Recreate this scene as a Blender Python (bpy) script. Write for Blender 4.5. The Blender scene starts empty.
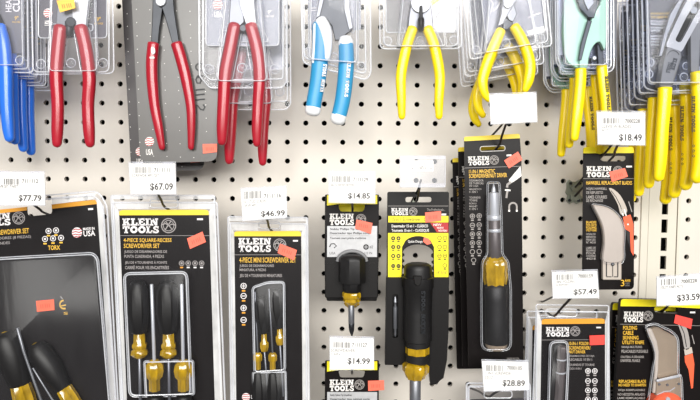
import bpy, bmesh, math, random
from mathutils import Vector, Matrix
from mathutils.geometry import tessellate_polygon
random.seed(7)
S = bpy.context.scene
C = S.collection
# ------------------------------------------------------------------ camera
F, D, TILT, ROLL, ZC = 540.0, 0.747, 0.05424, 0.00424, 1.5
CAM = Vector((0, -D, ZC))
FW = Vector((0, math.cos(TILT), -math.sin(TILT)))
U0 = Vector((0, math.sin(TILT), math.cos(TILT)))
RX = Vector((1, 0, 0)) * math.cos(ROLL) + U0 * math.sin(ROLL)
UP = U0 * math.cos(ROLL) - Vector((1, 0, 0)) * math.sin(ROLL)
cd = bpy.data.cameras.new('camera')
cam = bpy.data.objects.new('camera', cd); C.objects.link(cam)
M3 = Matrix((RX, UP, -FW)).transposed()
cam.matrix_world = Matrix.Translation(CAM) @ M3.to_4x4()
cd.sensor_fit = 'HORIZONTAL'; cd.sensor_width = 36.0; cd.lens = 36.0 * F / 700.0
cd.clip_start = 0.01
S.camera = cam
# ------------------------------------------------------------------ world, lamps, exposure
w = bpy.data.worlds.new('store_interior'); S.world = w; w.use_nodes = True
bgn = w.node_tree.nodes['Background']
bgn.inputs['Color'].default_value = (1.0, 0.985, 0.96, 1)
bgn.inputs['Strength'].default_value = 0.22
def lamp(name, loc, sx, sy, power, target):
    l = bpy.data.lights.new(name, 'AREA'); l.shape = 'RECTANGLE'; l.size = sx; l.size_y = sy
    l.energy = power; l.color = (1.0, 0.985, 0.95)
    o = bpy.data.objects.new(name, l); C.objects.link(o); o.location = loc
    o.rotation_euler = (Vector(target) - Vector(loc)).to_track_quat('-Z', 'Y').to_euler()
    o.visible_camera = True
    return o
lamp('ceiling_and_fill_lamp', (0.1, -1.8, 3.2), 2.4, 0.3, 16, (0.1, -1.4, 0))
lamp('ceiling_and_fill_lamp', (0.25, -4.6, 2.75), 4.4, 1.7, 410, (0.1, 0, 1.4))  # added frontal fill behind the camera, reaching the gaps between packs
S.view_settings.view_transform = 'Standard'; S.view_settings.look = 'None'
S.view_settings.gamma = 1.0; S.view_settings.use_curve_mapping = False
S.view_settings.exposure = -0.2
try: S.cycles.transparent_max_bounces = 32
except Exception: pass

def P(px, py, h):
    d = FW + RX * ((px - 350.0) / F) + UP * ((200.0 - py) / F)
    return CAM + d * ((D - h) / d.y)
def sc(h): return (D - h) / F              # metres per photo pixel at height h above the board

# ------------------------------------------------------------------ materials
def lin(c):
    r = []
    for v in c[:3]:
        v = v / 255.0
        r.append(v / 12.92 if v <= 0.04045 else ((v + 0.055) / 1.055) ** 2.4)
    return (r[0], r[1], r[2], 1.0)
MATS = {}
def mat(name, rgb, rough=0.5, metal=0.0, var=0.06, bump=0.0, nscale=60.0, coat=0.0, trans=0.0, spec=0.5, stretch=None):
    m = bpy.data.materials.new(name); m.use_nodes = True
    nt = m.node_tree; b = nt.nodes['Principled BSDF']
    tc = nt.nodes.new('ShaderNodeTexCoord'); src = tc.outputs['Object']
    if stretch:
        mp = nt.nodes.new('ShaderNodeMapping'); mp.inputs['Scale'].default_value = stretch
        nt.links.new(src, mp.inputs['Vector']); src = mp.outputs['Vector']
    nz = nt.nodes.new('ShaderNodeTexNoise'); nz.inputs['Scale'].default_value = nscale; nz.inputs['Detail'].default_value = 4
    nt.links.new(src, nz.inputs['Vector'])
    rp = nt.nodes.new('ShaderNodeMapRange')
    rp.inputs['From Min'].default_value = 0.25; rp.inputs['From Max'].default_value = 0.75
    rp.inputs['To Min'].default_value = 1 - var; rp.inputs['To Max'].default_value = 1 + var
    nt.links.new(nz.outputs['Fac'], rp.inputs['Value'])
    vm = nt.nodes.new('ShaderNodeVectorMath'); vm.operation = 'SCALE'
    vm.inputs[0].default_value = lin(rgb)[:3]
    nt.links.new(rp.outputs['Result'], vm.inputs['Scale'])
    nt.links.new(vm.outputs['Vector'], b.inputs['Base Color'])
    b.inputs['Roughness'].default_value = rough; b.inputs['Metallic'].default_value = metal
    b.inputs['Coat Weight'].default_value = coat; b.inputs['Coat Roughness'].default_value = 0.1
    b.inputs['Transmission Weight'].default_value = trans
    b.inputs['Specular IOR Level'].default_value = spec
    if bump:
        bp = nt.nodes.new('ShaderNodeBump'); bp.inputs['Strength'].default_value = bump; bp.inputs['Distance'].default_value = 0.001
        nt.links.new(nz.outputs['Fac'], bp.inputs['Height']); nt.links.new(bp.outputs['Normal'], b.inputs['Normal'])
    MATS[name] = m
    return m
def clear(name, haze, tint=(0.98, 0.98, 1.0), edge=0.75, rough=0.08, base=0.04, white=(0.9, 0.92, 0.96)):
    m = bpy.data.materials.new(name); m.use_nodes = True
    nt = m.node_tree; nt.nodes.clear(); N = nt.nodes.new; L = nt.links.new
    out = N('ShaderNodeOutputMaterial'); tr = N('ShaderNodeBsdfTransparent'); tr.inputs['Color'].default_value = (*tint, 1)
    gl = N('ShaderNodeBsdfGlossy'); gl.inputs['Roughness'].default_value = rough
    df = N('ShaderNodeBsdfDiffuse'); df.inputs['Color'].default_value = (*white, 1)
    lw = N('ShaderNodeLayerWeight'); lw.inputs['Blend'].default_value = 0.5
    pw = N('ShaderNodeMath'); pw.operation = 'POWER'; pw.inputs[1].default_value = 3.0
    L(lw.outputs['Facing'], pw.inputs[0])
    ma = N('ShaderNodeMath'); ma.operation = 'MULTIPLY_ADD'; ma.inputs[1].default_value = edge; ma.inputs[2].default_value = base
    L(pw.outputs[0], ma.inputs[0])
    tc = N('ShaderNodeTexCoord'); mp = N('ShaderNodeMapping'); mp.inputs['Scale'].default_value = (1, 1, .25)
    nz = N('ShaderNodeTexNoise'); nz.inputs['Scale'].default_value = 70; nz.inputs['Detail'].default_value = 3
    L(tc.outputs['Object'], mp.inputs['Vector']); L(mp.outputs['Vector'], nz.inputs['Vector'])
    bp = N('ShaderNodeBump'); bp.inputs['Strength'].default_value = 0.22; bp.inputs['Distance'].default_value = 0.002
    L(nz.outputs['Fac'], bp.inputs['Height']); L(bp.outputs['Normal'], gl.inputs['Normal'])
    m1 = N('ShaderNodeMixShader'); L(ma.outputs[0], m1.inputs['Fac']); L(tr.outputs[0], m1.inputs[1]); L(gl.outputs[0], m1.inputs[2])
    hz = N('ShaderNodeMapRange'); hz.inputs['To Min'].default_value = haze * 0.4; hz.inputs['To Max'].default_value = haze * 1.6
    L(nz.outputs['Fac'], hz.inputs['Value'])
    m2 = N('ShaderNodeMixShader'); L(hz.outputs[0], m2.inputs['Fac']); L(m1.outputs[0], m2.inputs[1]); L(df.outputs[0], m2.inputs[2])
    L(m2.outputs[0], out.inputs['Surface'])
    MATS[name] = m
    return m
mat('board_paint', (214, 207, 197), 0.45, var=0.025, bump=0.04, nscale=25)
mat('upright_paint', (214, 208, 194), 0.4, var=0.02, bump=0.03, nscale=25)
mat('dark_backing', (12, 11, 10), 0.9, var=0.1)
mat('black_card', (19, 15, 15), 0.36, var=0.12, nscale=40, spec=.2)
mat('black_plastic', (19, 17, 17), 0.46, spec=.25, var=0.1, bump=0.05, nscale=300)
mat('grey_card', (88, 85, 92), 0.35, var=0.08)
mat('frosted_card', (94, 92, 90), 0.3, var=0.12, nscale=18)
mat('dim_card', (56, 52, 53), 0.35, var=0.12, nscale=25)
mat('blue_grey_card', (100, 104, 120), 0.3, var=0.1)
mat('slate_card', (62, 66, 78), 0.33, var=0.1)
mat('driver_grey', (92, 86, 86), 0.4, metal=.3, var=0.1)
mat('white_print', (236, 232, 228), 0.5, var=0.02)
mat('grey_print', (158, 152, 148), 0.5, var=0.05)
mat('gold_print', (240, 190, 60), 0.45, var=0.025)
mat('orange_band', (228, 158, 44), 0.4, var=0.05)
mat('yellow_band', (244, 214, 50), 0.4, var=0.03)
mat('lemon_band', (246, 228, 30), 0.4, var=0.03)
mat('red_print', (178, 34, 40), 0.45, var=0.025)
mat('black_print', (24, 22, 22), 0.5, var=0.05)
mat('ink', (66, 64, 64), 0.6, var=0.05)
mat('faint_ink', (104, 102, 100), 0.6, var=0.05)
mat('paper', (240, 238, 236), 0.6, var=0.012, nscale=20)
mat('sticker', (246, 112, 88), 0.5, var=0.04, nscale=80)
mat('red_sticker', (240, 72, 62), 0.5, var=0.04, nscale=80)
mat('amber_sticker', (250, 196, 84), 0.5, var=0.04, nscale=80)
mat('sticker_ink', (196, 84, 66), 0.6)
mat('silver_label', (196, 196, 198), 0.35, metal=0.25, var=0.1, nscale=9, stretch=(14, 1, 14))
mat('red_vinyl', (168, 24, 42), 0.28, var=0.06, coat=0.25, nscale=30)
mat('yellow_vinyl', (255, 226, 10), 0.33, var=0.04, coat=0.2, nscale=30)
mat('blue_vinyl', (40, 112, 222), 0.28, var=0.05, coat=0.3, nscale=30)
mat('sky_grip', (48, 148, 198), 0.38, var=0.05, nscale=60)
mat('white_grip', (238, 240, 242), 0.35, var=0.02)
mat('steel', (128, 130, 136), 0.42, metal=0.7, var=0.12, nscale=40)
mat('bright_steel', (196, 199, 204), 0.42, metal=0.4, var=0.06, nscale=40)
mat('dark_steel', (58, 60, 64), 0.35, metal=0.7, var=0.15, nscale=50)
mat('rubber', (22, 21, 22), 0.48, spec=.4, var=0.12, bump=0.08, nscale=200)
mat('amber_plastic', (166, 132, 18), 0.16, var=0.4, nscale=150, coat=0.7, stretch=(1, 1, .4))
mat('pale_green', (172, 214, 190), 0.35, var=0.06, nscale=20)
mat('light_grey_metal', (176, 176, 178), 0.4, metal=0.1, var=0.06)
mat('grip_grey', (122, 122, 124), 0.45, var=0.08)
mat('orange_plastic', (238, 98, 62), 0.4, var=0.05)
mat('pale_sheath', (186, 176, 166), 0.3, var=0.08, nscale=25)
mat('beige_blade', (176, 158, 138), 0.3, metal=0.45, var=0.1, nscale=18)
mat('hook_wire', (44, 40, 38), 0.4, metal=0.5, var=0.1)
mat('hook_base', (150, 155, 142), 0.45, metal=0.35, var=0.2, nscale=80)
mat('marker_ink', (26, 26, 30), 0.5)
clear('shell', 0.006, base=0.015, rough=.22)
clear('dim_shell', 0.02, base=0.015, edge=1.0, rough=.12, tint=(.9, .92, .98))
clear('glare_shell', 0.06, edge=1.0, base=.014, rough=.12)  # white haze mixed in to imitate glare washing over the top row
clear('tag_sleeve', 0.13, edge=0.4, base=0.012, rough=.2)
clear('flange_sheen', 0.5, edge=0.5, base=0.08, rough=0.2, white=(.95, .95, .95))  # whitish strips paint the light caught by the clear flanges
clear('shell_edge', 0.42, edge=0.6, base=0.1, rough=0.15)  # whitened rims paint the bright highlights along formed plastic edges
clear('soft_edge', 0.26, edge=0.6, base=0.1, rough=0.15)  # fainter painted edge highlight

# ------------------------------------------------------------------ mesh builder
def catmull(pts, n=6):
    out = []
    for i in range(len(pts) - 1):
        p0 = pts[max(i - 1, 0)]; p1 = pts[i]; p2 = pts[i + 1]; p3 = pts[min(i + 2, len(pts) - 1)]
        for k in range(n):
            t = k / n
            out.append(tuple(0.5 * (2 * b + (c - a) * t + (2 * a - 5 * b + 4 * c - d) * t * t + (3 * b - a - 3 * c + d) * t ** 3)
                             for a, b, c, d in zip(p0, p1, p2, p3)))
    out.append(tuple(pts[-1])); return out
def smooth_poly(pts, n=4):
    m = len(pts); out = []
    for i in range(m):
        p0, p1, p2, p3 = pts[i - 1], pts[i], pts[(i + 1) % m], pts[(i + 2) % m]
        for k in range(n):
            t = k / n
            out.append(tuple(0.5 * (2 * b + (c - a) * t + (2 * a - 5 * b + 4 * c - d) * t * t + (3 * b - a - 3 * c + d) * t ** 3)
                             for a, b, c, d in zip(p0, p1, p2, p3)))
    return out
def rquad(q, r, n=4):
    """rounded polygon through corner list q, r one radius or one per corner"""
    m = len(q); out = []
    for i in range(m):
        ri = r[i] if isinstance(r, (list, tuple)) else r
        a, b, c = Vector(q[i - 1][:2]), Vector(q[i][:2]), Vector(q[(i + 1) % m][:2])
        if ri <= 0: out.append((b.x, b.y)); continue
        p = b + (a - b).normalized() * min(ri, (a - b).length * .5); s = b + (c - b).normalized() * min(ri, (c - b).length * .5)
        for k in range(n + 1):
            t = k / n
            v = p * (1 - t) ** 2 + b * 2 * t * (1 - t) + s * t * t
            out.append((v.x, v.y))
    return out
def rect(x0, y0, x1, y1, r=0, n=4): return rquad([(x0, y0), (x1, y0), (x1, y1), (x0, y1)], r, n)
def circ(cx, cy, r, n=16, a0=0.0, a1=2 * math.pi):
    full = abs(a1 - a0 - 2 * math.pi) < 1e-6
    return [(cx + r * math.cos(a0 + (a1 - a0) * k / (n if full else n - 1)), cy + r * math.sin(a0 + (a1 - a0) * k / (n if full else n - 1))) for k in range(n)]
def inset(pts, d):
    m = len(pts); A = sum(pts[i][0] * pts[(i + 1) % m][1] - pts[(i + 1) % m][0] * pts[i][1] for i in range(m))
    s = 1 if A > 0 else -1; out = []
    for i in range(m):
        a, b, c = Vector(pts[i - 1][:2]), Vector(pts[i][:2]), Vector(pts[(i + 1) % m][:2])
        e1 = (b - a); e2 = (c - b)
        n = Vector((0, 0))
        for e in (e1, e2):
            if e.length > 1e-9: e = e.normalized(); n += Vector((-e.y, e.x)) * s
        if n.length > 1e-9: n.normalize()
        out.append((b.x + n.x * d, b.y + n.y * d))
    return out

class MB:
    def __init__(s): s.v = []; s.f = []; s.m = []; s.names = []
    def mi(s, name):
        if name not in s.names: s.names.append(name)
        return s.names.index(name)
    def add(s, vs, fs, m):
        o = len(s.v); k = s.mi(m)
        s.v += [Vector(v) for v in vs]
        for f in fs: s.f.append([i + o for i in f]); s.m.append(k)
    def poly(s, pts, h, t, m, holes=(), bev=0.0, side=None):
        """outline in photo pixels laid on the plane h above the board, t thick"""
        loops = [list(pts)] + [list(x) for x in holes]
        hb = h - (bev * sc(h) if bev else 0)
        front = [[P(x, y, hb) for x, y in l] for l in loops]
        if t <= 0:
            flat = [v for l in front for v in l]
            s.add(flat, tessellate_polygon([[Vector((v.x, v.z, 0)) for v in l] for l in front]), m); return
        back = [[Vector((v.x, v.y + t, v.z)) for v in l] for l in front]
        flat = [v for l in front for v in l]; fb = [v for l in back for v in l]
        n = len(flat)
        if bev and not holes:
            cap = [P(x, y, h) for x, y in inset(pts, bev)]
            tri = tessellate_polygon([[Vector((v.x, v.z, 0)) for v in cap]])
            s.add(cap, tri, m)
            s.add(flat + cap, [(i, (i + 1) % n, n + (i + 1) % n, n + i) for i in range(n)], m)
            tri = tessellate_polygon([[Vector((v.x, v.z, 0)) for v in front[0]]])
        else:
            tri = tessellate_polygon([[Vector((v.x, v.z, 0)) for v in l] for l in front])
            s.add(flat, tri, m)
        s.add(fb, [f[::-1] for f in tri], m)
        o = 0; walls = []
        for l in front:
            k = len(l)
            walls += [(o + i, o + (i + 1) % k, n + o + (i + 1) % k, n + o + i) for i in range(k)]
            o += k
        s.add(flat + fb, walls, side or m)
    def loft(s, loops, m, cap0=True, cap1=True, close=True):
        n = len(loops[0]); vs = [v for l in loops for v in l]; fs = []
        for j in range(len(loops) - 1):
            for i in range(n if close else n - 1):
                fs.append((j * n + i, j * n + (i + 1) % n, (j + 1) * n + (i + 1) % n, (j + 1) * n + i))
        if cap0: fs.append(tuple(range(n))[::-1])
        if cap1: fs.append(tuple(range((len(loops) - 1) * n, len(loops) * n)))
        s.add(vs, fs, m)
    def bar(s, path, m, flat=1.0, sides=12, cap=(1.0, 1.0), flute=0.0, power=2.0):
        """path of (px, py, h, radius px): a limb lying in front of the board, round or oval in section"""
        pts = [P(x, y, h) for x, y, h, r in path]; rad = [r * sc(h) for x, y, h, r in path]
        Y = Vector((0, -1, 0)); loops = []
        def ring(c, t, r):
            sd = t.cross(Y); sd = sd.normalized() if sd.length > 1e-6 else Vector((1, 0, 0))
            up = sd.cross(t).normalized(); l = []
            for k in range(sides):
                a = 2 * math.pi * (k + .5) / sides
                q = r * (1 + (flute if k % 2 else -flute))
                ca, sa = math.cos(a), math.sin(a)
                if power != 2.0:
                    ca = math.copysign(abs(ca) ** (2 / power), ca); sa = math.copysign(abs(sa) ** (2 / power), sa)
                l.append(c + sd * ca * q + up * sa * q * flat)
            return l
        n = len(pts); last = Vector((0, 0, -1))
        tans = []
        for i in range(n):
            t = pts[min(i + 1, n - 1)] - pts[max(i - 1, 0)]
            if t.length < 1e-7: t = last
            last = t.normalized(); tans.append(last)
        if cap[0]:
            for a in (80, 55, 28):
                a = math.radians(a); loops.append(ring(pts[0] - tans[0] * rad[0] * math.sin(a) * cap[0], tans[0], rad[0] * math.cos(a)))
        for i in range(n): loops.append(ring(pts[i], tans[i], rad[i]))
        if cap[1]:
            for a in (28, 55, 80):
                a = math.radians(a); loops.append(ring(pts[-1] + tans[-1] * rad[-1] * math.sin(a) * cap[1], tans[-1], rad[-1] * math.cos(a)))
        s.loft(loops, m)
    def wire(s, pts, r, m, sides=8, closed=False):
        pts = [Vector(p) for p in pts]; n = len(pts); loops = []; nrm = None
        for i in range(n):
            if closed: t = pts[(i + 1) % n] - pts[i - 1]
            else: t = pts[min(i + 1, n - 1)] - pts[max(i - 1, 0)]
            if t.length < 1e-9: t = Vector((0, 0, 1))
            t.normalize()
            if nrm is None: nrm = t.orthogonal().normalized() if abs(t.y) > .9 else t.cross(Vector((0, 1, 0))).normalized()
            nrm = (nrm - t * nrm.dot(t))
            nrm = nrm.normalized() if nrm.length > 1e-6 else t.orthogonal().normalized()
            b = t.cross(nrm)
            loops.append([pts[i] + (nrm * math.cos(2 * math.pi * k / sides) + b * math.sin(2 * math.pi * k / sides)) * r for k in range(sides)])
        if closed: s.loft(loops + [loops[0]], m, False, False)
        else: s.loft(loops, m)
    def rim(s, pts, h, r, m, sides=5):
        s.wire([P(x, y, h) for x, y in pts], r * sc(h), m, sides, True)
    def box(s, a, b, m):
        x0, y0, z0 = a; x1, y1, z1 = b
        s.add([(x0, y0, z0), (x1, y0, z0), (x1, y1, z0), (x0, y1, z0), (x0, y0, z1), (x1, y0, z1), (x1, y1, z1), (x0, y1, z1)],
              [(0, 3, 2, 1), (4, 5, 6, 7), (0, 1, 5, 4), (1, 2, 6, 5), (2, 3, 7, 6), (3, 0, 4, 7)], m)
    # ---- flat print
    def disc(s, cx, cy, r, h, m, n=14): s.poly(circ(cx, cy, r, n), h, 0, m)
    def ring(s, cx, cy, r, w, h, m, n=18):
        a = [P(x, y, h) for x, y in circ(cx, cy, r, n)]; b = [P(x, y, h) for x, y in circ(cx, cy, r - w, n)]
        s.add(a + b, [(i, (i + 1) % n, n + (i + 1) % n, n + i) for i in range(n)], m)
    def line(s, x0, y0, x1, y1, w_, h, m):
        d = Vector((x1 - x0, y1 - y0)); d.normalize(); n = Vector((-d.y, d.x)) * w_ / 2
        s.poly([(x0 + n.x, y0 + n.y), (x1 + n.x, y1 + n.y), (x1 - n.x, y1 - n.y), (x0 - n.x, y0 - n.y)], h, 0, m)
    def stroke(s, pts, w_, h, m):
        l = []; r = []
        for i in range(len(pts)):
            a, b = pts[max(i - 1, 0)], pts[min(i + 1, len(pts) - 1)]
            d = Vector((b[0] - a[0], b[1] - a[1])); d.normalize(); n = Vector((-d.y, d.x)) * w_ / 2
            l.append((pts[i][0] + n.x, pts[i][1] + n.y)); r.append((pts[i][0] - n.x, pts[i][1] - n.y))
        L = [P(x, y, h) for x, y in l]; R = [P(x, y, h) for x, y in r]; k = len(L)
        s.add(L + R, [(i, i + 1, k + i + 1, k + i) for i in range(k - 1)], m)
    def glyphs(s, vs, fs, box, h, m, rot=0, tilt=0.0):
        """vs in the unit square, y up; rot 0, 90 (reads upward) or -90 (reads downward)"""
        x0, y0, x1, y1 = box; cx, cy = (x0 + x1) / 2, (y0 + y1) / 2; c, sn = math.cos(tilt), math.sin(tilt); out = []
        for u, v in vs:
            if rot == 0: x, y = x0 + u * (x1 - x0), y1 - v * (y1 - y0)
            elif rot == 90: x, y = x1 - (1 - (1 - v)) * 0 - (v) * (x1 - x0), y1 - u * (y1 - y0)
            else: x, y = x0 + v * (x1 - x0), y0 + u * (y1 - y0)
            dx, dy = x - cx, y - cy
            out.append(P(cx + dx * c - dy * sn, cy + dx * sn + dy * c, h))
        s.add(out, fs, m)
    def text(s, txt, x0, y0, x1, y1, h, m, bold=0.02, rot=0, tilt=0.0):
        vs, fs = text_data(txt, bold); s.glyphs(vs, fs, (x0, y0, x1, y1), h, m, rot, tilt)
    def build(s, name, parent=None, root=None, smooth=40, label=None, recalc=True):
        loc = Vector((0, 0, 0)); off = Vector((0, 0, 0))
        if root is not None: off = Vector(root['_o'])
        elif parent is None:
            n = len(s.v); off = sum(s.v, Vector()) / n
        me = bpy.data.meshes.new(name)
        me.from_pydata([v - off for v in s.v], [], s.f)
        for nm in s.names: me.materials.append(MATS[nm])
        me.polygons.foreach_set('material_index', s.m)
        if recalc:
            b = bmesh.new(); b.from_mesh(me); bmesh.ops.recalc_face_normals(b, faces=b.faces); b.to_mesh(me); b.free()
        if smooth:
            me.polygons.foreach_set('use_smooth', [True] * len(me.polygons))
            me.set_sharp_from_angle(angle=math.radians(smooth))
        me.update()
        o = bpy.data.objects.new(name, me); C.objects.link(o)
        if parent is not None: o.parent = parent
        else: o.location = off; 
        if label: o['label'] = label
        return o
_tc = {}
def text_data(txt, bold):
    key = (txt, bold)
    if key in _tc: return _tc[key]
    cu = bpy.data.curves.new('lettering', 'FONT'); cu.body = txt; cu.size = 1; cu.offset = bold
    cu.resolution_u = 2; cu.fill_mode = 'FRONT'
    o = bpy.data.objects.new('lettering', cu); C.objects.link(o)
    me = bpy.data.meshes.new_from_object(o.evaluated_get(bpy.context.evaluated_depsgraph_get()))
    vs = [(v.co.x, v.co.y) for v in me.vertices]; fs = [tuple(p.vertices) for p in me.polygons]
    bpy.data.objects.remove(o); bpy.data.meshes.remove(me); bpy.data.curves.remove(cu)
    xs = [v[0] for v in vs]; ys = [v[1] for v in vs]; x0, x1, y0, y1 = min(xs), max(xs), min(ys), max(ys)
    vs = [((x - x0) / (x1 - x0), (y - y0) / max(y1 - y0, 1e-6)) for x, y in vs]
    _tc[key] = (vs, fs); return _tc[key]
# heavy slab-serif capitals, each a list of convex pieces on a 7-high grid
def R_(x0, y0, x1, y1): return [(x0, y0), (x1, y0), (x1, y1), (x0, y1)]
SLAB = {
 'K': (7.4, [R_(0, 0, 3.6, 1.5), R_(0, 5.5, 3.6, 7), R_(.8, 0, 2.8, 7), [(2.4, 2.4), (5.2, 6.6), (6.8, 6.6), (3.6, 2.2)], [(3.2, 3.9), (4.7, 4.6), (7.2, 0.4), (5, 0.4)], R_(4, 5.6, 7, 7), R_(4.1, 0, 7.4, 1.4)]),
 'L': (6.2, [R_(0, 0, 6.2, 1.5), R_(0, 5.5, 3.7, 7), R_(.8, 0, 2.8, 7), R_(4.7, 0, 6.2, 2.9)]),
 'E': (6.4, [R_(0, 0, 6.4, 1.5), R_(0, 5.5, 6.3, 7), R_(.8, 0, 2.8, 7), R_(5, 0, 6.4, 2.6), R_(5, 4.6, 6.3, 7), R_(2.5, 2.9, 4.6, 4.2)]),
 'I': (3.7, [R_(0, 0, 3.7, 1.5), R_(0, 5.5, 3.7, 7), R_(.8, 0, 2.9, 7)]),
 'N': (7.6, [R_(0, 0, 3.2, 1.4), R_(0, 5.5, 3, 7), R_(.9, 0, 2.3, 7), R_(4.7, 5.6, 7.6, 7), R_(5.4, 0, 6.9, 7), [(.9, 7), (3.1, 7), (6.9, 0), (4.9, 0)]]),
 'T': (6.6, [R_(0, 5.5, 6.6, 7), R_(0, 4.3, 1.4, 7), R_(5.2, 4.3, 6.6, 7), R_(2.3, 0, 4.3, 7), R_(1.5, 0, 5.1, 1.4)]),
}
def _arc(cx, cy, ro, ri, a0, a1, n, sy=1.0):
    out = []
    for k in range(n):
        t0 = math.radians(a0 + (a1 - a0) * k / n); t1 = math.radians(a0 + (a1 - a0) * (k + 1) / n)
        out.append([(cx + ro * math.cos(t0), cy + ro * sy * math.sin(t0)), (cx + ro * math.cos(t1), cy + ro * sy * math.sin(t1)),
                    (cx + ri * math.cos(t1), cy + ri * sy * math.sin(t1)), (cx + ri * math.cos(t0), cy + ri * sy * math.sin(t0))])
    return out
SLAB['O'] = (7.2, _arc(3.6, 3.5, 3.6, 1.5, 0, 360, 18, .98))
SLAB['S'] = (5.6, _arc(2.7, 5.05, 2.6, .75, 20, 270, 10, .76) + _arc(2.8, 2.0, 2.7, .8, -160, 90, 10, .76) + [R_(4.0, 4.6, 5.2, 6.9), R_(.1, .1, 1.3, 2.5)])
def slab_data(word):
    vs = []; fs = []; x = 0.0
    for ch in word:
        w_, pcs = SLAB[ch]
        for p in pcs:
            o = len(vs); vs += [(x + a, b) for a, b in p]; fs.append(tuple(range(o, o + len(p))))
        x += w_ + 0.45
    x -= 0.45
    return [(a / x, b / 7.0) for a, b in vs], fs
SL = {k: slab_data(k) for k in ('KLEIN', 'TOOLS')}
def logo(mb, kb, tb, em, h, m='white_print', tilt=0.0, grey='grey_print'):
    """two-line wordmark boxes and the round emblem (cx, cy, r)"""
    mb.glyphs(*SL['KLEIN'], kb, h, m, 0, tilt); mb.glyphs(*SL['TOOLS'], tb, h, m, 0, tilt)
    if em: emblem(mb, *em, h, grey)
def emblem(mb, cx, cy, r, h, m):
    mb.ring(cx, cy, r, r * .13, h, m, 22)
    mb.ring(cx, cy, r * .74, r * .09, h, m, 20)
    mb.stroke([(cx - r * .95, cy - r * .1), (cx - r * .4, cy - r * .28), (cx, cy + r * .02), (cx + r * .45, cy - r * .2), (cx + r * .95, cy - r * .05)], r * .14, h + .00005, m)
    mb.line(cx - r * .5, cy + r * .62, cx + r * .3, cy - r * .6, r * .14, h + .0001, m)
    mb.line(cx - r * .35, cy - r * .5, cx + r * .5, cy + r * .55, r * .12, h + .0001, m)
def icon(mb, cx, cy, r, h, kind, m='grey_print', lab='grey_print', fill=None):
    if fill: mb.disc(cx, cy, r, h, fill)
    else: mb.ring(cx, cy, r, r * .24, h, m, 14)
    q = 'white_print' if fill == 'black_print' else m
    q = 'lemon_band' if fill == 'black_print' else q
    lw, ll = (.2, .5) if fill else (.28, .6)
    if kind in ('cross', 'slot'): mb.line(cx - r * ll, cy, cx + r * ll, cy, r * lw, h + .0001, q)
    if kind == 'cross': mb.line(cx, cy - r * ll, cx, cy + r * ll, r * lw, h + .0001, q)
    if kind == 'square': mb.poly(rect(cx - r * .38, cy - r * .38, cx + r * .38, cy + r * .38), h + .0001, 0, q)
    if kind == 'star': mb.poly([(cx + r * (.55 if k % 2 else .3) * math.cos(k * math.pi / 6), cy + r * (.55 if k % 2 else .3) * math.sin(k * math.pi / 6)) for k in range(12)], h + .0001, 0, q)
    if lab: mb.line(cx - r * .55, cy + r * 1.55, cx + r * .55, cy + r * 1.55, r * .5, h, lab)
def globe(mb, cx, cy, r, h, tilt=-.12):
    mb.disc(cx, cy, r, h, 'white_print', 18)
    for k in (-.62, -.12, .38, .8):
        q = math.sqrt(max(0, 1 - k * k)) * r * .97
        mb.stroke([(cx - q, cy + k * r + r * .12), (cx - q * .3, cy + k * r - r * .06), (cx + q * .4, cy + k * r + r * .1), (cx + q, cy + k * r - r * .1)], r * .2, h + .0001, 'red_print')

# ------------------------------------------------------------------ scene graph helpers
def tag(o, label, cat, group=None):
    o['label'] = label; o['category'] = cat
    if group: o['group'] = group
def thing(name, label, cat, px, py, h, group=None):
    o = bpy.data.objects.new(name, None); C.objects.link(o)
    o.empty_display_size = 0.02
    p = P(px, py, h); o.location = p; o['_o'] = tuple(p)
    tag(o, label, cat, group); return o
def dup(root, label, shift):
    def cp(o, par):
        c = o.copy(); C.objects.link(c)
        if par is not None: c.parent = par
        for ch in KIDS.get(o, []): cp(ch, c)
        return c
    KIDS = {}
    for o in bpy.data.objects:
        if o.parent: KIDS.setdefault(o.parent, []).append(o)
    c = cp(root, None); c.location = root.location + shift; c['label'] = label
    return c
def move(a, ha, b, hb): return P(*b, hb) - P(*a, ha)      # shift that carries photo point a at height ha to b at hb
def structure(o): o['kind'] = 'structure'; return o

# ------------------------------------------------------------------ setting: perforated board, upright, backing
PITCH, PZ, X0, Z0 = 0.02543, 0.0254 * 1.02735, -0.0358, ZC + 0.09125
def perforated(xs, zs, m='board_paint', rad=0.0036, th=0.005):
    mb = MB(); n = 16
    for x in xs:
        for z in zs:
            hx, hz = PITCH / 2, PZ / 2; out = []; inn = []; bk = []
            for k in range(n):
                a = 2 * math.pi * k / n; c, s_ = math.cos(a), math.sin(a)
                q = 1 / max(abs(c), abs(s_))
                out.append((x + c * q * hx, 0, z + s_ * q * hz)); inn.append((x + c * rad, 0, z + s_ * rad)); bk.append((x + c * rad, th, z + s_ * rad))
            mb.add(out + inn + bk, [(i, n + i, n + (i + 1) % n, (i + 1) % n) for i in range(n)] + [(n + i, 2 * n + i, 2 * n + (i + 1) % n, n + (i + 1) % n) for i in range(n)], m)
    return mb
rows = [Z0 - j * PZ for j in range(-10, 24)]
colsL = [X0 + i * PITCH for i in range(-26, 18)]
structure(perforated(colsL, rows).build('wall_back', smooth=0, recalc=False))
xr = P(688, 219.4, 0).x
structure(perforated([xr + i * PITCH for i in range(0, 9)], [z - .0006 for z in rows]).build('wall_right', smooth=0, recalc=False))
xa, xb = P(640.5, 215, 0).x, P(678, 215, 0).x
zt, zb = rows[0] + PZ / 2, rows[-1] - PZ / 2
mb = MB(); mb.box((colsL[0] - PITCH, 0.03, zb), (xr + 9 * PITCH, 0.036, zt), 'dark_backing'); structure(mb.build('wall_behind', smooth=0))
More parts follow.
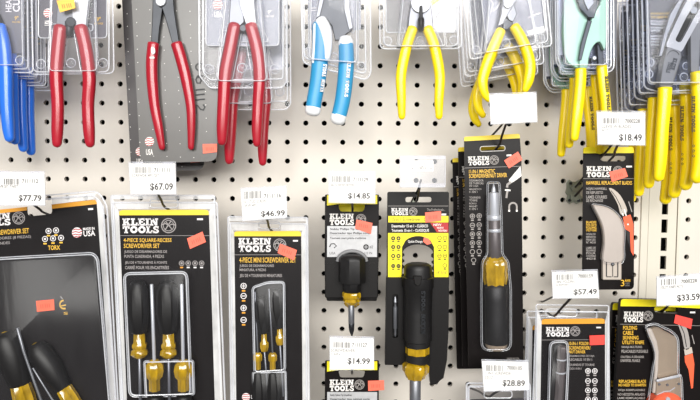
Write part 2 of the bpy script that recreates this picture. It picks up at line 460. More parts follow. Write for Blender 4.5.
# slotted upright post between the two boards
xs0, xs1 = P(660.3, 240, 0).x, P(666.3, 240, 0).x
xu0, xu1 = P(647.4, 240, 0).x, P(675.2, 240, 0).x
def upright():
    mb = MB(); y = -0.0015
    z_first = P(663, 226, 0).z; hz = 0.0093
    zs = [z_first + k * 0.02545 for k in range(-16, 16)]
    pz = zb
    for z in sorted(zs):
        if z - hz < zb or z + hz > zt: continue
        mb.add([(xs0, y, pz), (xs1, y, pz), (xs1, y, z - hz), (xs0, y, z - hz)], [(0, 1, 2, 3)], 'upright_paint')
        for a, b in (((xs0, z - hz), (xs0, z + hz)), ((xs1, z - hz), (xs1, z + hz)), ((xs0, z - hz), (xs1, z - hz)), ((xs0, z + hz), (xs1, z + hz))):
            mb.add([(a[0], y, a[1]), (b[0], y, b[1]), (b[0], y + .003, b[1]), (a[0], y + .003, a[1])], [(0, 1, 2, 3)], 'upright_paint')
        pz = z + hz
    mb.add([(xs0, y, pz), (xs1, y, pz), (xs1, y, zt), (xs0, y, zt)], [(0, 1, 2, 3)], 'upright_paint')
    for a, b in ((xu0, xs0), (xs1, xu1)): mb.add([(a, y, zb), (b, y, zb), (b, y, zt), (a, y, zt)], [(0, 1, 2, 3)], 'upright_paint')
    for x in (xu0, xu1): mb.add([(x, y, zb), (x, y, zt), (x, .012, zt), (x, .012, zb)], [(0, 1, 2, 3)], 'upright_paint')
    return mb
structure(upright().build('trim_1', smooth=0, recalc=False))
mb = MB(); mb.box((xa, -.0028, zb), (xu0 - .0012, .004, zt), 'upright_paint'); structure(mb.build('trim_2', smooth=0))
mb = MB(); mb.box((xu1 + .0012, -.0022, zb), (xr - PITCH / 2 + .001, .004, zt), 'upright_paint'); structure(mb.build('trim_3', smooth=0))

# ------------------------------------------------------------------ shared part makers
def card(root, pts, h, m='black_card', holes=(), t=0.0008, name='card', side=None):
    mb = MB(); mb.poly(pts, h, t, m, holes, side=side); return mb.build(name, root, root, smooth=30)
def sticker(root, q, h, m='sticker', label='orange price sticker'):
    mb = MB(); mb.poly(q, h + .0004, .0003, m)
    a, b, d = Vector(q[0]), Vector(q[1]), Vector(q[3]); u, v = b - a, d - a
    for k in range(5):
        s0 = a + u * (.24 + .11 * k + (.04 if k > 1 else 0)) + v * .36; s1 = s0 + v * .34
        mb.line(s0.x, s0.y, s1.x, s1.y, u.length * .035, h + .0006, 'sticker_ink')
    return mb.build('price_sticker', root, root, smooth=0, label=label)
def shell(root, outer, h, domes=(), m='shell', holes=(), r=3.0, ew=0.45, rivets=(), em='shell_edge', second=None, inner=(), flange_sheen=()):
    """clear plastic: a flange on the outline plus raised domes; milky rims and pale strips imitate highlights on its formed edges"""
    mb = MB(); o = rquad(outer, r)
    mb.poly(o, h + .0012, 0, m, holes)
    mb.rim(o, h + .0012, ew, em)
    if second: mb.rim(rquad(second, r), h + .0035, ew, em)
    for fp in flange_sheen: mb.poly(fp, h + .0022, 0, 'flange_sheen')
    for hl in holes: mb.rim(hl, h + .0013, ew * .7, em)
    for pts in inner: mb.rim(pts, h + .002, ew * .8, em)
    for d in domes:
        q, dh, rr = d[:3]; top = d[3] if len(d) > 3 else 1.6
        base = rquad(q, rr)
        l0 = [P(x, y, h + .0012) for x, y in base]
        l1 = [P(x, y, h + dh * .75) for x, y in inset(base, top * .25)]
        l2 = [P(x, y, h + dh * .94) for x, y in inset(base, top * .6)]
        l3 = [P(x, y, h + dh) for x, y in inset(base, top * 1.3)]
        mb.loft([l0, l1, l2, l3], m, False, True)
        mb.rim(base, h + .0014, ew * .8, em)
        mb.rim(inset(base, top * .8), h + dh * .97, ew * .75, em)
    for cx, cy, rr in rivets:
        l = [[P(x, y, h + .001 + dz) for x, y in circ(cx, cy, rr * q, 14)] for q, dz in ((1, 0), (.85, .003), (.5, .0042))]
        mb.loft(l, m, False, True); mb.rim(circ(cx, cy, rr, 14), h + .0016, ew * .7, em)
    return mb.build('clear_shell', root, root, smooth=50)
def grip(parent, root, path, m, name='handle', flat=.8, cap=(.6, 1.0), n=5, sides=14, power=2.3):
    mb = MB(); mb.bar(catmull(path, n), m, flat, sides, cap, power=power); return mb.build(name, parent, root, smooth=60)
def printing(mb, root, parent): return mb.build('printed_markings', parent, root, smooth=0, recalc=False)

# ------------------------------------------------------------------ hooks and price tags
def hook(label, slot, hs, end, he, base=None, up=None, plate=True, r=0.0014):
    """black wire hook: product wire from the board through slot to end, tag wire above it"""
    s_ = P(*slot, hs); e = P(*end, he)
    b = P(*base, 0) if base else Vector((s_.x, 0, s_.z - hs * .28))
    root = bpy.data.objects.new('peg_hook', None); C.objects.link(root); root.empty_display_size = .02
    root.location = b; root['_o'] = tuple(b); tag(root, label, 'hook', 'wire hooks on the perforated board')
    mb = MB(); pts = [(b.x, 0.006, b.z), (b.x, -.006, b.z)]
    mid = b.lerp(s_, .5); pts += [tuple(mid), tuple(s_)]
    pts += [tuple(s_.lerp(e, .5)), tuple(e)]
    mb.wire(catmull(pts, 5), r, 'hook_wire'); mb.build('product_wire', root, root, smooth=60)
    if up:
        u = P(*up, he); mb = MB()
        bb = Vector((b.x, 0, b.z + .012))
        k = bb.lerp(u, .8); k.z -= 0.004
        mb.wire(catmull([(bb.x, .006, bb.z), (bb.x, -.006, bb.z), tuple(bb.lerp(k, .5)), tuple(k), tuple(u)], 5), r * .9, 'hook_wire')
        mb.build('tag_wire', root, root, smooth=60)
    if plate:
        mb = MB(); sx = sc(0)
        def o_(pts, y0, y1, m='hook_base'):
            f = [Vector((b.x + x * sx, y0, b.z + .006 + z * sx)) for x, z in pts]; k = [Vector((v.x, y1, v.z)) for v in f]
            mb.loft([k, f], m)
        o_([(-7, 9), (-5, 12), (-2, 10), (2, 10), (5, 12), (8, 9), (8, 5), (6, 3), (6, -3), (8, -5), (7, -10), (3, -12), (0, -10), (-4, -12), (-7, -9), (-6, -4), (-8, -1), (-7, 4)], -.0035, -.0002)
        o_([(-5, 5), (-2, 7), (4, 6), (5, 2), (2, 1), (-3, 1)], -.008, -.0035); o_([(-4, -3), (4, -3), (5, -7), (1, -9), (-4, -8)], -.007, -.0035)
        for x, z in ((-4, 8.5), (5, 8.5), (-4.5, -8.5), (4.5, -8.5)): o_(circ(x, z, 1.6, 8), -.0055, -.003, 'dark_steel')
        mb.build('back_plate', root, root, smooth=0)
    return root
HT = 0.15
def price_tag(label, q, price=None, pb=None, code=None, cb=None, bars=None, lines=(), h=HT):
    root = thing('price_tag', label, 'price tag', sum(p[0] for p in q) / 4, sum(p[1] for p in q) / 4, h, 'price tags on the hooks')
    tilt = math.atan2(q[1][1] - q[0][1], q[1][0] - q[0][0])
    mb = MB(); mb.poly(rquad(q, .6, 2), h, .0006, 'paper'); pp = mb.build('label_paper', root, root, smooth=0)
    mb = MB(); o = [(q[0][0] - .6, q[0][1] - 1.6), (q[1][0] + .6, q[1][1] - 1.6), (q[2][0] + .6, q[2][1] + .7), (q[3][0] - .6, q[3][1] + .7)]
    mb.poly(o, h - .0008, .0005, 'tag_sleeve'); mb.rim(o, h - .0008, .3, 'soft_edge')
    a, b = Vector(q[0]), Vector(q[1])
    for t0, t1 in ((.08, .3), (.72, .95)):
        p0, p1 = a.lerp(b, t0), a.lerp(b, t1)
        mb.poly([(p0.x, p0.y - 1.6), (p1.x, p1.y - 1.6), (p1.x, p1.y + .6), (p0.x, p0.y + .6)], h + .0006, .0004, 'tag_sleeve')
    mb.build('holder', root, root, smooth=0)
    mb = MB(); hp = h + .0003
    if bars:
        x = bars[0]; rnd = random.Random(label)
        while x < bars[2] - .4:
            w_ = rnd.choice((.35, .5, .8)); k = (x - bars[0]) * math.tan(tilt)
            mb.poly([(x, bars[1] + k), (x + w_, bars[1] + k), (x + w_, bars[3] + k), (x, bars[3] + k)], hp, 0, 'faint_ink'); x += w_ + rnd.choice((.45, .7, 1.1))
    if code: mb.text(code, *cb, hp, 'faint_ink', .02, 0, tilt)
    for t_, bx in lines: mb.text(t_, *bx, hp, 'faint_ink', .0, 0, tilt)
    if price: mb.text(price, *pb, hp, 'ink', .02, 0, tilt)
    if mb.v: printing(mb, root, pp)
    return root
price_tag('white price tag reading $77.79 at the left edge of the board', [(-6, 172.5), (44.3, 173), (45, 205), (-6, 205)], '$77.79', (18.5, 195, 41.5, 202), '7111112', (22, 179, 38, 183), (4, 178.5, 20, 184.5), [('DRVR SET TWIST', (-4, 185, 18, 188))])
price_tag('white price tag reading $67.09 above a square-recess screwdriver set', [(129, 163.5), (175.2, 163.5), (176, 194), (131, 194)], '$67.09', (150, 183, 173, 191), '7111111', (154, 168, 170, 172), (133.5, 167, 152, 173), [('SCREWDR 4PC SET', (132, 174, 159, 177))])
price_tag('white price tag reading $46.99 above the mini screwdriver set', [(241, 189.5), (286, 187.3), (286.7, 217.3), (243, 220.5)], '$46.99', (261, 210.5, 285, 217), '7111116', (264, 193.5, 281, 198), (244, 191.5, 262, 199), [('HD STUD SCREW', (243.5, 200, 266, 203)), ('DRVR 4PC', (243.5, 204, 257, 207))])
price_tag('white price tag reading $14.85 over the upper stubby screwdriver card', [(329, 172.5), (375, 172.8), (375, 203), (329, 202.3)], '$14.85', (348, 193, 370, 199.5), '7111129', (353, 177.5, 368, 181.5), (332, 176, 351, 182), [('#2 SCREWDRIVER', (331, 183.5, 354, 186.5))])
price_tag('white price tag reading $14.99 over the lower stubby screwdriver card', [(330, 337.5), (373.5, 338.5), (373.7, 369), (330, 369.5)], '$14.99', (347.5, 358, 370, 365), '7111127', (352, 343, 367, 347), (333, 342, 350, 347.5), [('SCREWDRIVER', (331, 349, 355, 352)), ('1/4IN', (331, 353, 340, 355.3))])
price_tag('blank white tag hanging below the yellow-handled pliers', [(489.5, 95), (536, 93.5), (537, 121.5), (491, 124)])
price_tag('white price tag reading $18.49 above the hawkbill blades card', [(597, 112.5), (645, 112.7), (645, 145), (598, 144)], '$18.49', (619, 134, 642, 141.8), '7000228', (625, 119, 640, 123), (603, 118, 619, 123.5), [('CLEVIS W BLADES', (601.5, 125, 631, 128)), ('WCT', (601.5, 129, 608, 131.5))])
price_tag('white price tag reading $57.49 above the folding nut driver pack', [(552, 272), (597, 271), (599, 297.5), (553, 298)], '$57.49', (573.5, 289, 597, 295.3), '7000159', (578, 274, 593, 278), (556.5, 274.5, 574, 280), [('10IN1 FOLDING', (556, 280.3, 575, 283)), ('SCRWDRV', (556, 283.8, 569, 286))])
price_tag('white price tag reading $33.59 above the cable knife pack', [(657, 278), (705, 274.5), (705, 304), (657, 305.5)], '$33.59', (677, 294, 700, 301.5), '7000228', (681, 279, 697, 283), (661, 279.3, 676, 285.5), [('UTILITY KNIFE MCT3', (660, 285.6, 683, 288.6))])
price_tag('white price tag reading $28.89 below the long screwdriver card', [(482, 361), (528, 362), (529, 389.5), (484, 390.7)], '$28.89', (502.5, 380, 525, 387), '7000105', (507, 366, 522, 370), (486, 365, 503, 371), [('11IN1 SCREWDR', (485, 371.8, 511, 374.8)), ('32OZ', (485, 376, 493, 378.8))])
# empty holder with only a small slip inside
root = thing('tag_holder', 'empty clear tag holder with a small white slip above the ratchet screwdriver', 'tag holder', 422, 171, HT)
mb = MB(); o = rect(400, 156, 445.3, 187, 1, 2); mb.poly(o, HT, .0008, 'tag_sleeve'); mb.rim(o, HT, .45, 'shell_edge')
mb.poly(rect(400.5, 183.5, 445, 186.5), HT + .0008, .0006, 'tag_sleeve'); mb.poly(rect(400.5, 156.5, 445, 159), HT + .0008, .0006, 'tag_sleeve'); mb.build('holder', root, root, smooth=0)
mb = MB(); mb.poly(rect(410.5, 160.5, 433.5, 171.3, 1, 2), HT + .001, .0005, 'paper')
mb.ring(422, 164, 2.6, .4, HT + .0013, 'faint_ink'); mb.disc(412.8, 168.3, .6, HT + .0013, 'ink'); mb.disc(431, 168.3, .6, HT + .0013, 'ink'); mb.text('001', 418.5, 166.8, 425.5, 169.6, HT + .0013, 'faint_ink', 0)
mb.build('slip', root, root, smooth=0)

hook('black wire hook carrying the eight-piece screwdriver pack and $77.79 tag', (45, 213), .1, (34, 205), HT - .004, plate=False)
hook('black wire hook carrying the square-recess screwdriver set and $67.09 tag', (165, 207), .1, (157, 192), HT - .004, plate=False)
hook('black wire hook carrying the mini screwdriver set and $46.99 tag', (269.5, 228), .1, (266, 216), HT - .004, plate=False)
hook('black wire hook carrying the upper stubby card and $14.85 tag', (352.5, 208.5), .1, (352, 199), HT - .004, up=(352, 186))
hook('black wire hook carrying the lower stubby card and $14.99 tag', (352, 373.5), .1, (352, 364), HT - .004, up=(352, 352), plate=False)
hook('black wire hook carrying the ratchet screwdriver and empty tag holder', (417, 200), .1, (419.5, 188), HT - .004, up=(421, 180))
hook('brown wire hook rising from the long screwdriver card to the blank tag', (498, 147), .1, (507, 121), HT - .004, up=(511, 110), base=(475, 163))
hook('black wire hook with exposed grey clip left of the hawkbill blades card', (612, 158), .1, (618, 144), HT - .004, base=(573, 196), up=(620, 132))
hook('black wire hook carrying the folding nut driver packs and $57.49 tag', (554, 316), .1, (571, 298), HT - .004, base=(541, 309), up=(574, 286), plate=False)
hook('black wire hook carrying the cable knife packs and $33.59 tag', (664, 309.5), .1, (672, 301), HT - .004, up=(676, 290), base=(640, 321))
hook('grey wire hook through the slot of the clear pack at the bottom edge', (488, 396.5), .1, (502, 389), HT - .004, plate=False)

# ------------------------------------------------------------------ packs, lower rows
H = 0.10
def pk(label, cat, cx, cy, name='packaged_screwdriver', group=None, h=H): return thing(name, label, cat, cx, cy, h, group)
HP = H + .0003
def screwdriver(root, parts, shaft, h, extra=(), name='screwdriver'):
    """parts: list of (material, path, flute) for the handle; shaft: list of paths"""
    mb = MB(); first = parts[0]; mb.bar(first[1], first[0], .9, 16, first[3] if len(first) > 3 else (.5, .4), flute=first[2])
    o = mb.build(name, root, root, smooth=45)
    for m, path, fl, *c in parts[1:]:
        mb = MB(); mb.bar(path, m, .9, 16, c[0] if c else (.4, .4), flute=fl); mb.build('collar' if m == 'amber_plastic' else 'grip', o, root, smooth=45)
    for m, path in shaft:
        mb = MB(); mb.bar(path, m, 1, 10, (.3, .6)); mb.build('shaft', o, root, smooth=45)
    return o
def pth(pts, h): return [(x, y, h, r) for x, y, r in pts]
# A: torx pack, left edge
root = pk('large clear pack of star-tip screwdrivers at the bottom left corner', 'screwdriver pack', 20, 300, 'packaged_screwdriver_set')
q = [(-70, 217), (96, 199.5), (118.5, 425), (-70, 425)]
notch = rquad([(26.5, 200), (51.5, 198), (52.5, 214), (27.5, 216.5)], [0, 0, 4, 4])
top = lambda x: 217 - (x + 70) * 17.5 / 166
pts = [(-70, 217), (27, top(27))] + rquad([(27, top(27)), (27.5, 216.5), (52.5, 214), (51.5, top(51.5))], [0, 4, 4, 0]) + rquad([(51.5, top(51.5)), (96, 199.5), (118.5, 425), (-70, 425)], [0, 4, 0, 0])
cd_ = card(root, pts, H)
mb = MB(); h = HP; tl = -.06
mb.poly([(-70, 217), (26.9, top(26.9)), (26.9, top(26.9) + 3.6), (-70, 221)], h, 0, 'orange_band')
mb.poly([(51.7, top(51.7)), (95, 199.8), (96.6, 202), (97, 204), (51.9, top(51.7) + 4.6)], h, 0, 'orange_band')
logo(mb, (-27, 213.5, 10, 219.3), (-27, 219.5, 10.6, 226), (18.6, 218, 6.4), h, tilt=-.05)
mb.text('8-PIECE TORX SCREWDRIVER SET', -34, 230, 29, 235, h, 'gold_print', .010, 0, tl)
mb.text('JUEGO DESARMADORES (8 PIEZAS)', -34, 237, 31, 240.5, h, 'grey_print', .01, 0, tl); mb.text('JEU DE TOURNEVIS GRANDES', -46, 243, 10, 246.5, h, 'grey_print', .01, 0, tl)
for x, y in ((48.5, 231), (56, 230.4), (45, 239), (53, 238.4), (61, 237.9)): icon(mb, x, y, 3.0, h, 'star', 'white_print', 'gold_print')
mb.text('TORX', 48, 245.3, 60, 250, h, 'gold_print', .02, 0, -.03)
globe(mb, 77, 232.5, 5.1, h); mb.text('MADE IN', 83, 227.3, 94.5, 230, h, 'white_print', .02, 0, tl); mb.text('USA', 83.4, 230.4, 95.2, 236.2, h, 'white_print', .02, 0, tl)
mb.poly([(88, 208.3), (93, 207.9), (93.2, 209.8), (88.2, 210.2)], h, 0, 'white_print')
mb.stroke(circ(64, 304.5, 4.2, 9, 1.2, 4.6), 1.6, h, 'gold_print'); mb.line(61, 306, 66, 305, 1.1, h, 'gold_print'); mb.line(60.5, 296.5, 62.5, 299, .8, h, 'grey_print'); mb.text('S', 63.5, 312, 68, 314.6, h, 'gold_print', 0)
printing(mb, root, cd_)
sticker(root, [(36, 301), (53.8, 299.3), (54.5, 310), (37, 311.8)], H + .016)
shell(root, [(-75, 206), (98, 191), (107, 205), (119.6, 430), (-75, 430)], H, [([(-75, 262), (93, 252.5), (98.5, 258), (113, 430), (-75, 430)], .016, 5, 2.2)], r=7, ew=.8, flange_sheen=[[(96.6, 199), (104, 206), (118.6, 428), (112.6, 428)], [(52, 204.6), (94, 199), (97, 192.5), (52, 197.5)]], second=[(-75, 210), (95, 195), (103, 206), (117.6, 430), (-75, 430)], em='shell_edge')
hh = H + .008
screwdriver(root, [('rubber', pth([(6, 337, 11), (7.5, 343, 13.5), (13, 360, 14), (20, 383, 10.5)], hh), .025), ('amber_plastic', pth([(5, 333, 4), (5.6, 336, 4)], hh), 0), ('amber_plastic', pth([(20.5, 385, 8.5), (24, 397, 9.5), (30, 418, 9)], hh), .1)], [('steel', pth([(17.5, 328, 1.6), (24, 352, 1.5), (33, 378, 1.4), (52, 430, 1.4)], hh + .008))], hh)
screwdriver(root, [('rubber', pth([(37, 347, 9), (39.5, 352, 11.5), (50, 367, 12), (63, 387, 8)], hh), .025), ('amber_plastic', pth([(34.5, 344.5, 3.5), (36, 346.5, 4)], hh), 0), ('amber_plastic', pth([(64.5, 389, 7), (70, 398, 7.5), (80, 416, 8)], hh), .1)], [('steel', pth([(33, 368, 1.0), (44, 386, 1.0), (70, 428, 1.2)], hh + .008))], hh)
# B: square recess
root = pk('clear pack with black card, four square-recess screwdrivers, under the $67.09 tag', 'screwdriver pack', 165, 300, 'packaged_screwdriver_set')
cd_ = card(root, rquad([(119, 210), (208.6, 209.6), (215.5, 425), (128, 425)], [5, 5, 0, 0]), H)
mb = MB(); mb.poly(rquad([(119, 210), (208.6, 209.6), (208.8, 215), (119.3, 215.3)], [5, 5, 0, 0]), h, 0, 'yellow_band')
logo(mb, (122.5, 218.3, 158, 225.6), (122.7, 226, 159, 233.2), (168.6, 225.6, 7.6), h)
mb.poly(rect(197, 218.3, 203, 220.1), h, 0, 'white_print'); mb.line(119.6, 235.6, 209.5, 235.6, .4, h, 'grey_print')
mb.text('4-PIECE SQUARE-RECESS', 123.6, 238.2, 171.6, 242.7, h, 'gold_print', .010); mb.text('SCREWDRIVER SET', 123.8, 243.6, 159.6, 248, h, 'gold_print', .010)
for t_, bx in (('JUEGO DE DESARMADORES DE', (124.2, 250.3, 167, 253.7)), ('PUNTA CUADRADA, 4 PIEZAS', (124.3, 254.8, 164, 258.4)), ('JEU DE 4 TOURNEVIS À POINTE', (125, 260.6, 167, 264.6)), ('CARRÉ POUR VIS ENCASTRÉES', (125, 265.2, 169, 269.2))): mb.text(t_, *bx, h, 'grey_print', .015)
for x, l in ((181.6, 'orange_band'), (188.2, 'white_print'), (195, 'white_print'), (201.6, 'white_print')): icon(mb, x, 263.3, 2.7, h, 'square', 'grey_print', l)
printing(mb, root, cd_)
sticker(root, [(187, 238.5), (202.5, 231.5), (206, 242), (190, 249)], H + .002)
shell(root, [(111, 195.6), (214.5, 195.6), (222, 428), (122, 428)], H, [([(123.5, 273), (187.5, 271.5), (192, 396), (129, 397)], .016, 7, 2.0), ([(143.5, 361), (193.5, 360), (194.5, 395), (145.5, 396.5)], .02, 3, 1.5)], holes=[rect(150, 199.3, 178, 207.5, 3)], r=2, ew=.9, flange_sheen=[[(112, 197), (119, 212), (128, 428), (122.6, 428)], [(209, 212), (214.6, 197), (224, 428), (215.6, 428)], [(112, 196.4), (214, 196.4), (214, 199), (112, 199)], [(114, 202.8), (149, 202.8), (149, 209), (116, 209)], [(179, 202.8), (214, 202.8), (212, 209), (179, 209)]], second=[(113, 202.5), (217, 202.5), (226, 428), (124, 428)])
hh = H + .008
for bx, ty in ((139.5, 0), (168.6, 0)):
    dx = .02
    screwdriver(root, [('rubber', pth([(bx - 1.6, 284, 7.5), (bx - 1.4, 290, 10.4), (bx - .9, 312, 11), (bx - .3, 331, 8.5)], hh), .05), ('amber_plastic', pth([(bx, 333, 5.4), (bx, 342.5, 5.6), (bx, 344, 7), (bx, 347, 7), (bx, 348.5, 5.8), (bx, 350, 7.8), (bx, 354, 8.2), (bx + .1, 357, 5)], hh), .07, (.2, .3))], [('steel', pth([(bx + .1, 358, 1.7), (bx + 1, 402, 1.6)], hh))], hh)
for bx, tx in ((154.6, 151.6), (183.4, 181.6)):
    screwdriver(root, [('amber_plastic', pth([(bx, 361.5, 5.5), (bx, 364, 8.2), (bx, 370, 9.2), (bx, 376, 8), (bx, 379, 5.4), (bx + .2, 390, 5.4)], hh + .004), .08, (.5, .3)), ('rubber', pth([(bx + .3, 397, 8), (bx + .6, 415, 10.5), (bx + .8, 424, 9)], hh), .05)], [('bright_steel', pth([(tx, 284.5, 1.7), (bx - .3, 360, 1.8)], hh + .006))], hh)
# C: mini set
root = pk('clear pack with black card, four mini screwdrivers, under the $46.99 tag', 'screwdriver pack', 268, 320, 'packaged_screwdriver_set')
cd_ = card(root, rquad([(234, 231.3), (301, 231), (302.5, 425), (236.5, 425)], [4, 4, 0, 0]), H)
mb = MB(); mb.poly(rquad([(234, 231.3), (301, 231), (301, 236.2), (234.1, 236.2)], [4, 4, 0, 0]), h, 0, 'yellow_band')
logo(mb, (238.5, 238, 270.8, 244.7), (238.7, 245.2, 271, 252), (279.8, 245, 6.5), h)
mb.poly(rect(293, 240, 298, 241.6), h, 0, 'white_print'); mb.line(234.5, 254.8, 301.4, 254.8, .4, h, 'grey_print')
mb.text('4-PIECE MINI SCREWDRIVER SET', 239.3, 257.4, 296, 262.6, h, 'gold_print', .010)
for t_, bx in (('JUEGO DE DESARMADORES', (239.6, 264.4, 274, 267.7)), ('MINIATURA, 4 PIEZAS', (239.6, 268.5, 266, 271.6)), ('JEU DE 4 TOURNEVIS MINIATURES', (239.8, 274, 282, 278))): mb.text(t_, *bx, h, 'grey_print', .015)
for y, k in ((286, 'cross'), (296, 'slot'), (308, 'cross'), (320, 'slot')): icon(mb, 243.6, y, 3.1, h, k, 'white_print', 'orange_band')
globe(mb, 246, 397, 4, h); mb.text('USA', 251, 395, 257, 399, h, 'white_print', .02)
printing(mb, root, cd_)
sticker(root, [(280, 243.6), (297, 250), (294, 260.4), (277.6, 253)], H + .002)
shell(root, [(228, 216.6), (307.5, 217.6), (309.5, 428), (231.5, 428)], H, [([(252, 287), (268, 281.8), (284.6, 281.5), (285.5, 371), (254, 373)], .013, 4, 1.6), ([(252.5, 372), (286, 371), (287, 428), (253.5, 428)], .011, 2, 1.2)], holes=[rect(259, 222, 280, 228.5, 2.5)], r=2, ew=.8, flange_sheen=[[(229, 219), (234.2, 233), (236.6, 428), (232, 428)], [(301.4, 233), (307, 219), (309, 428), (302.8, 428)], [(229, 217.4), (307, 218.2), (307, 221.4), (229, 221)], [(231, 224), (258, 224.4), (258, 230.6), (234, 230.6)], [(281, 224.4), (306, 224.6), (302, 230.6), (281, 230.6)]], second=[(230, 223), (306, 224), (307, 428), (234, 428)])
hh = H + .007
for gx, y0, y1, cx, c0, c1, sx, sy in ((260.4, 299, 332, 264, 334, 352, 268, 391), (275.4, 291, 327, 279.6, 328, 345.5, 283.3, 396)):
    screwdriver(root, [('rubber', pth([(gx, y0, 5.6), (gx + .3, y0 + 6, 6.6), (gx + 1.2, (y0 + y1) / 2, 6.8), (cx - .8, y1, 5.4)], hh), .05), ('amber_plastic', pth([(cx, c0, 2.6), (cx + .1, c0 + 7, 2.7), (cx + .2, c0 + 8.5, 4.2), (cx + .3, c1 - 5, 4.2), (cx + .4, c1 - 1, 3)], hh), .08, (.2, .3))], [('steel', pth([(cx + .5, c1, 1.1), (sx, sy, 1.0)], hh))], hh)
for cx, c0, c1, sx, sy in ((257.8, 352, 369, 255, 292), (272.6, 352, 369.5, 269, 289)):
    screwdriver(root, [('amber_plastic', pth([(cx, c0 + 1, 3), (cx, c0 + 3, 4.3), (cx, c0 + 8, 4.3), (cx, c0 + 9.5, 2.8), (cx + .1, c1, 2.8)], hh + .002), .08, (.3, .3)), ('rubber', pth([(cx + .2, 373, 5.4), (cx + .6, 390, 6.6), (cx + 1, 420, 6)], hh), .05)], [('steel', pth([(sx, sy, .8), (cx, c0 + 1, .9)], hh + .003))], hh)
# D / E: stubby cards
def stubby(label, dy, full, tip, tall, st, emc, texts):
    root = pk(label, 'screwdriver card', 352, 245 + dy, 'carded_screwdriver', 'stubby screwdrivers on cards')
    Y = lambda y: y + dy
    slot = rquad([(338.3, Y(204.6)), (365.3, Y(204.6)), (363.5, Y(211.6)), (340, Y(211.6))], 2.4)
    cd_ = card(root, rquad([(325, Y(194.5)), (379, Y(194.5)), (378.6, Y(258)), (324.6, Y(258))], [1.5, 1.5, 0, 0]), H, holes=[slot])
    mb = MB(); mb.poly([(327, Y(195.2)), (377.2, Y(195.2)), (377.2, Y(204)), (366.5, Y(204.2)), (337, Y(204.2)), (327, Y(205.6))], h, 0, 'lemon_band')
    logo(mb, (329.7, Y(213.6), 353.6, Y(219)), (329.7, Y(219.4), 354, Y(225.2)), emc and (emc[0], Y(emc[1]), emc[2]), h)
    arch = [(353 + 14.5 * math.cos(a), Y(262) + 11.5 * math.sin(a)) for a in [math.pi + math.pi * k / 12 for k in range(13)]]
    mb.poly([(327.2, Y(226)), (377.2, Y(226)), (377, Y(257))] + [(x, min(y, Y(257))) for x, y in arch[::-1]] + [(327, Y(257))], h, 0, 'silver_label')
    for t_, bx in texts: mb.text(t_, bx[0], Y(bx[1]), bx[2], Y(bx[3]), h + .0002, 'black_print', .02)
    mb.line(329.5, Y(235.8), 369, Y(235.8), .3, h + .0002, 'grey_print')
    mb.stroke([(329.5, Y(247)), (331, Y(244)), (334, Y(243.6)), (336.5, Y(246)), (334, Y(248))], 1, h + .0002, 'black_print'); mb.text('USA', 329.5, Y(252), 335.5, Y(254.4), h + .0002, 'ink', 0)
    mb.disc(366, Y(247), 2.8, h + .0002, 'black_print'); mb.line(364.2, Y(247), 367.8, Y(247), .7, h + .0003, 'silver_label')
    if tip: mb.line(366, Y(245.2), 366, Y(248.8), .7, h + .0003, 'silver_label')
    mb.text('#2', 369.5, Y(245.5), 373, Y(248.5), h + .0002, 'black_print', 0); mb.text('1-1/2 IN', 362, Y(252), 372, Y(254.2), h + .0002, 'ink', 0)
    printing(mb, root, cd_)
    # moulded tray that holds the driver
    mb = MB(); mb.poly(rquad([(324.6, Y(257.5)), (378.6, Y(257.5)), (378, Y(298)), (325, Y(298))], [0, 0, 2, 2]), H + .002, .006, 'black_plastic', bev=.7)
    mb.poly(rect(327, Y(263), 334, Y(292), 1), H + .0026, .001, 'black_plastic'); mb.poly(rect(369, Y(263), 376, Y(292), 1), H + .0026, .001, 'black_plastic')
    mb.build('tray', root, root, smooth=30)
    hh = H + .012
    screwdriver(root, [('rubber', pth([(352, Y(255.5), 10), (352, Y(257.5), 12.4), (352, Y(260), 13), (352, Y(281), 13.2), (352, Y(282.6), 12.6), (352, Y(283), 9.2), (352, Y(291.5), 8.6)], hh), .05, (.15, .2)),
        ('amber_plastic', pth([(351.5, Y(290.5), 6), (351.5, Y(293), 8.6), (351.5, Y(297), 8.8), (351.5, Y(299), 6.5), (351.5, Y(301.5), 8), (351.5, Y(304), 5)], hh), .1, (.2, .3))],
        [('steel', pth([(351.3, Y(303), 3.2), (351.4, Y(323), 3.2)], hh)), ('dark_steel', pth([(351.4, Y(322), 3.2), (351.4, Y(329), 2.8), (351.6, Y(334.5), .8)], hh))], hh)
    mb = MB(); ar = [(352 + 14.6 * math.cos(a), Y(262) + 11 * math.sin(a)) for a in [math.pi * 1.02 + math.pi * .96 * k / 12 for k in range(13)]]
    mb.wire([P(x, y, H + .007) for x, y in ar], .0022, 'grip_grey'); mb.build('loop', root, root, smooth=60)
    sticker(root, st, H + .001)
    return root
tx = [('Stubby Phillips Tip Screwdriver', (330, 228, 372, 230.6)), ('Desarmador tipo Phillips corto', (330, 232, 370, 234.8)), ('Tournevis court pointe cruciforme', (330, 237, 366, 239.7))]
r0 = stubby('front stubby screwdriver card with $14.85 tag and sticker', 0, True, True, True, [(356.5, 219.5), (372.5, 223), (371, 234), (355, 228.5)], (361, 219, 5), tx)
dup(r0, 'rear stubby screwdriver card, only its edge showing behind the $14.85 one', move((352, 297), .1, (352.2, 300), .066))
tx = [('Stubby Cabinet Tip Screwdriver', (330, 228, 352, 230.6)), ('Desarmador tipo cabinet corto', (330, 232, 370, 234.8)), ('Tournevis court pointe plate', (330, 237, 366, 239.7))]
stubby('stubby screwdriver card at the bottom edge under the $14.99 tag', 166, True, False, True, [(368, 380.8), (384, 380.3), (384.2, 390), (368.2, 391)], (359.5, 218.6, 5), tx)
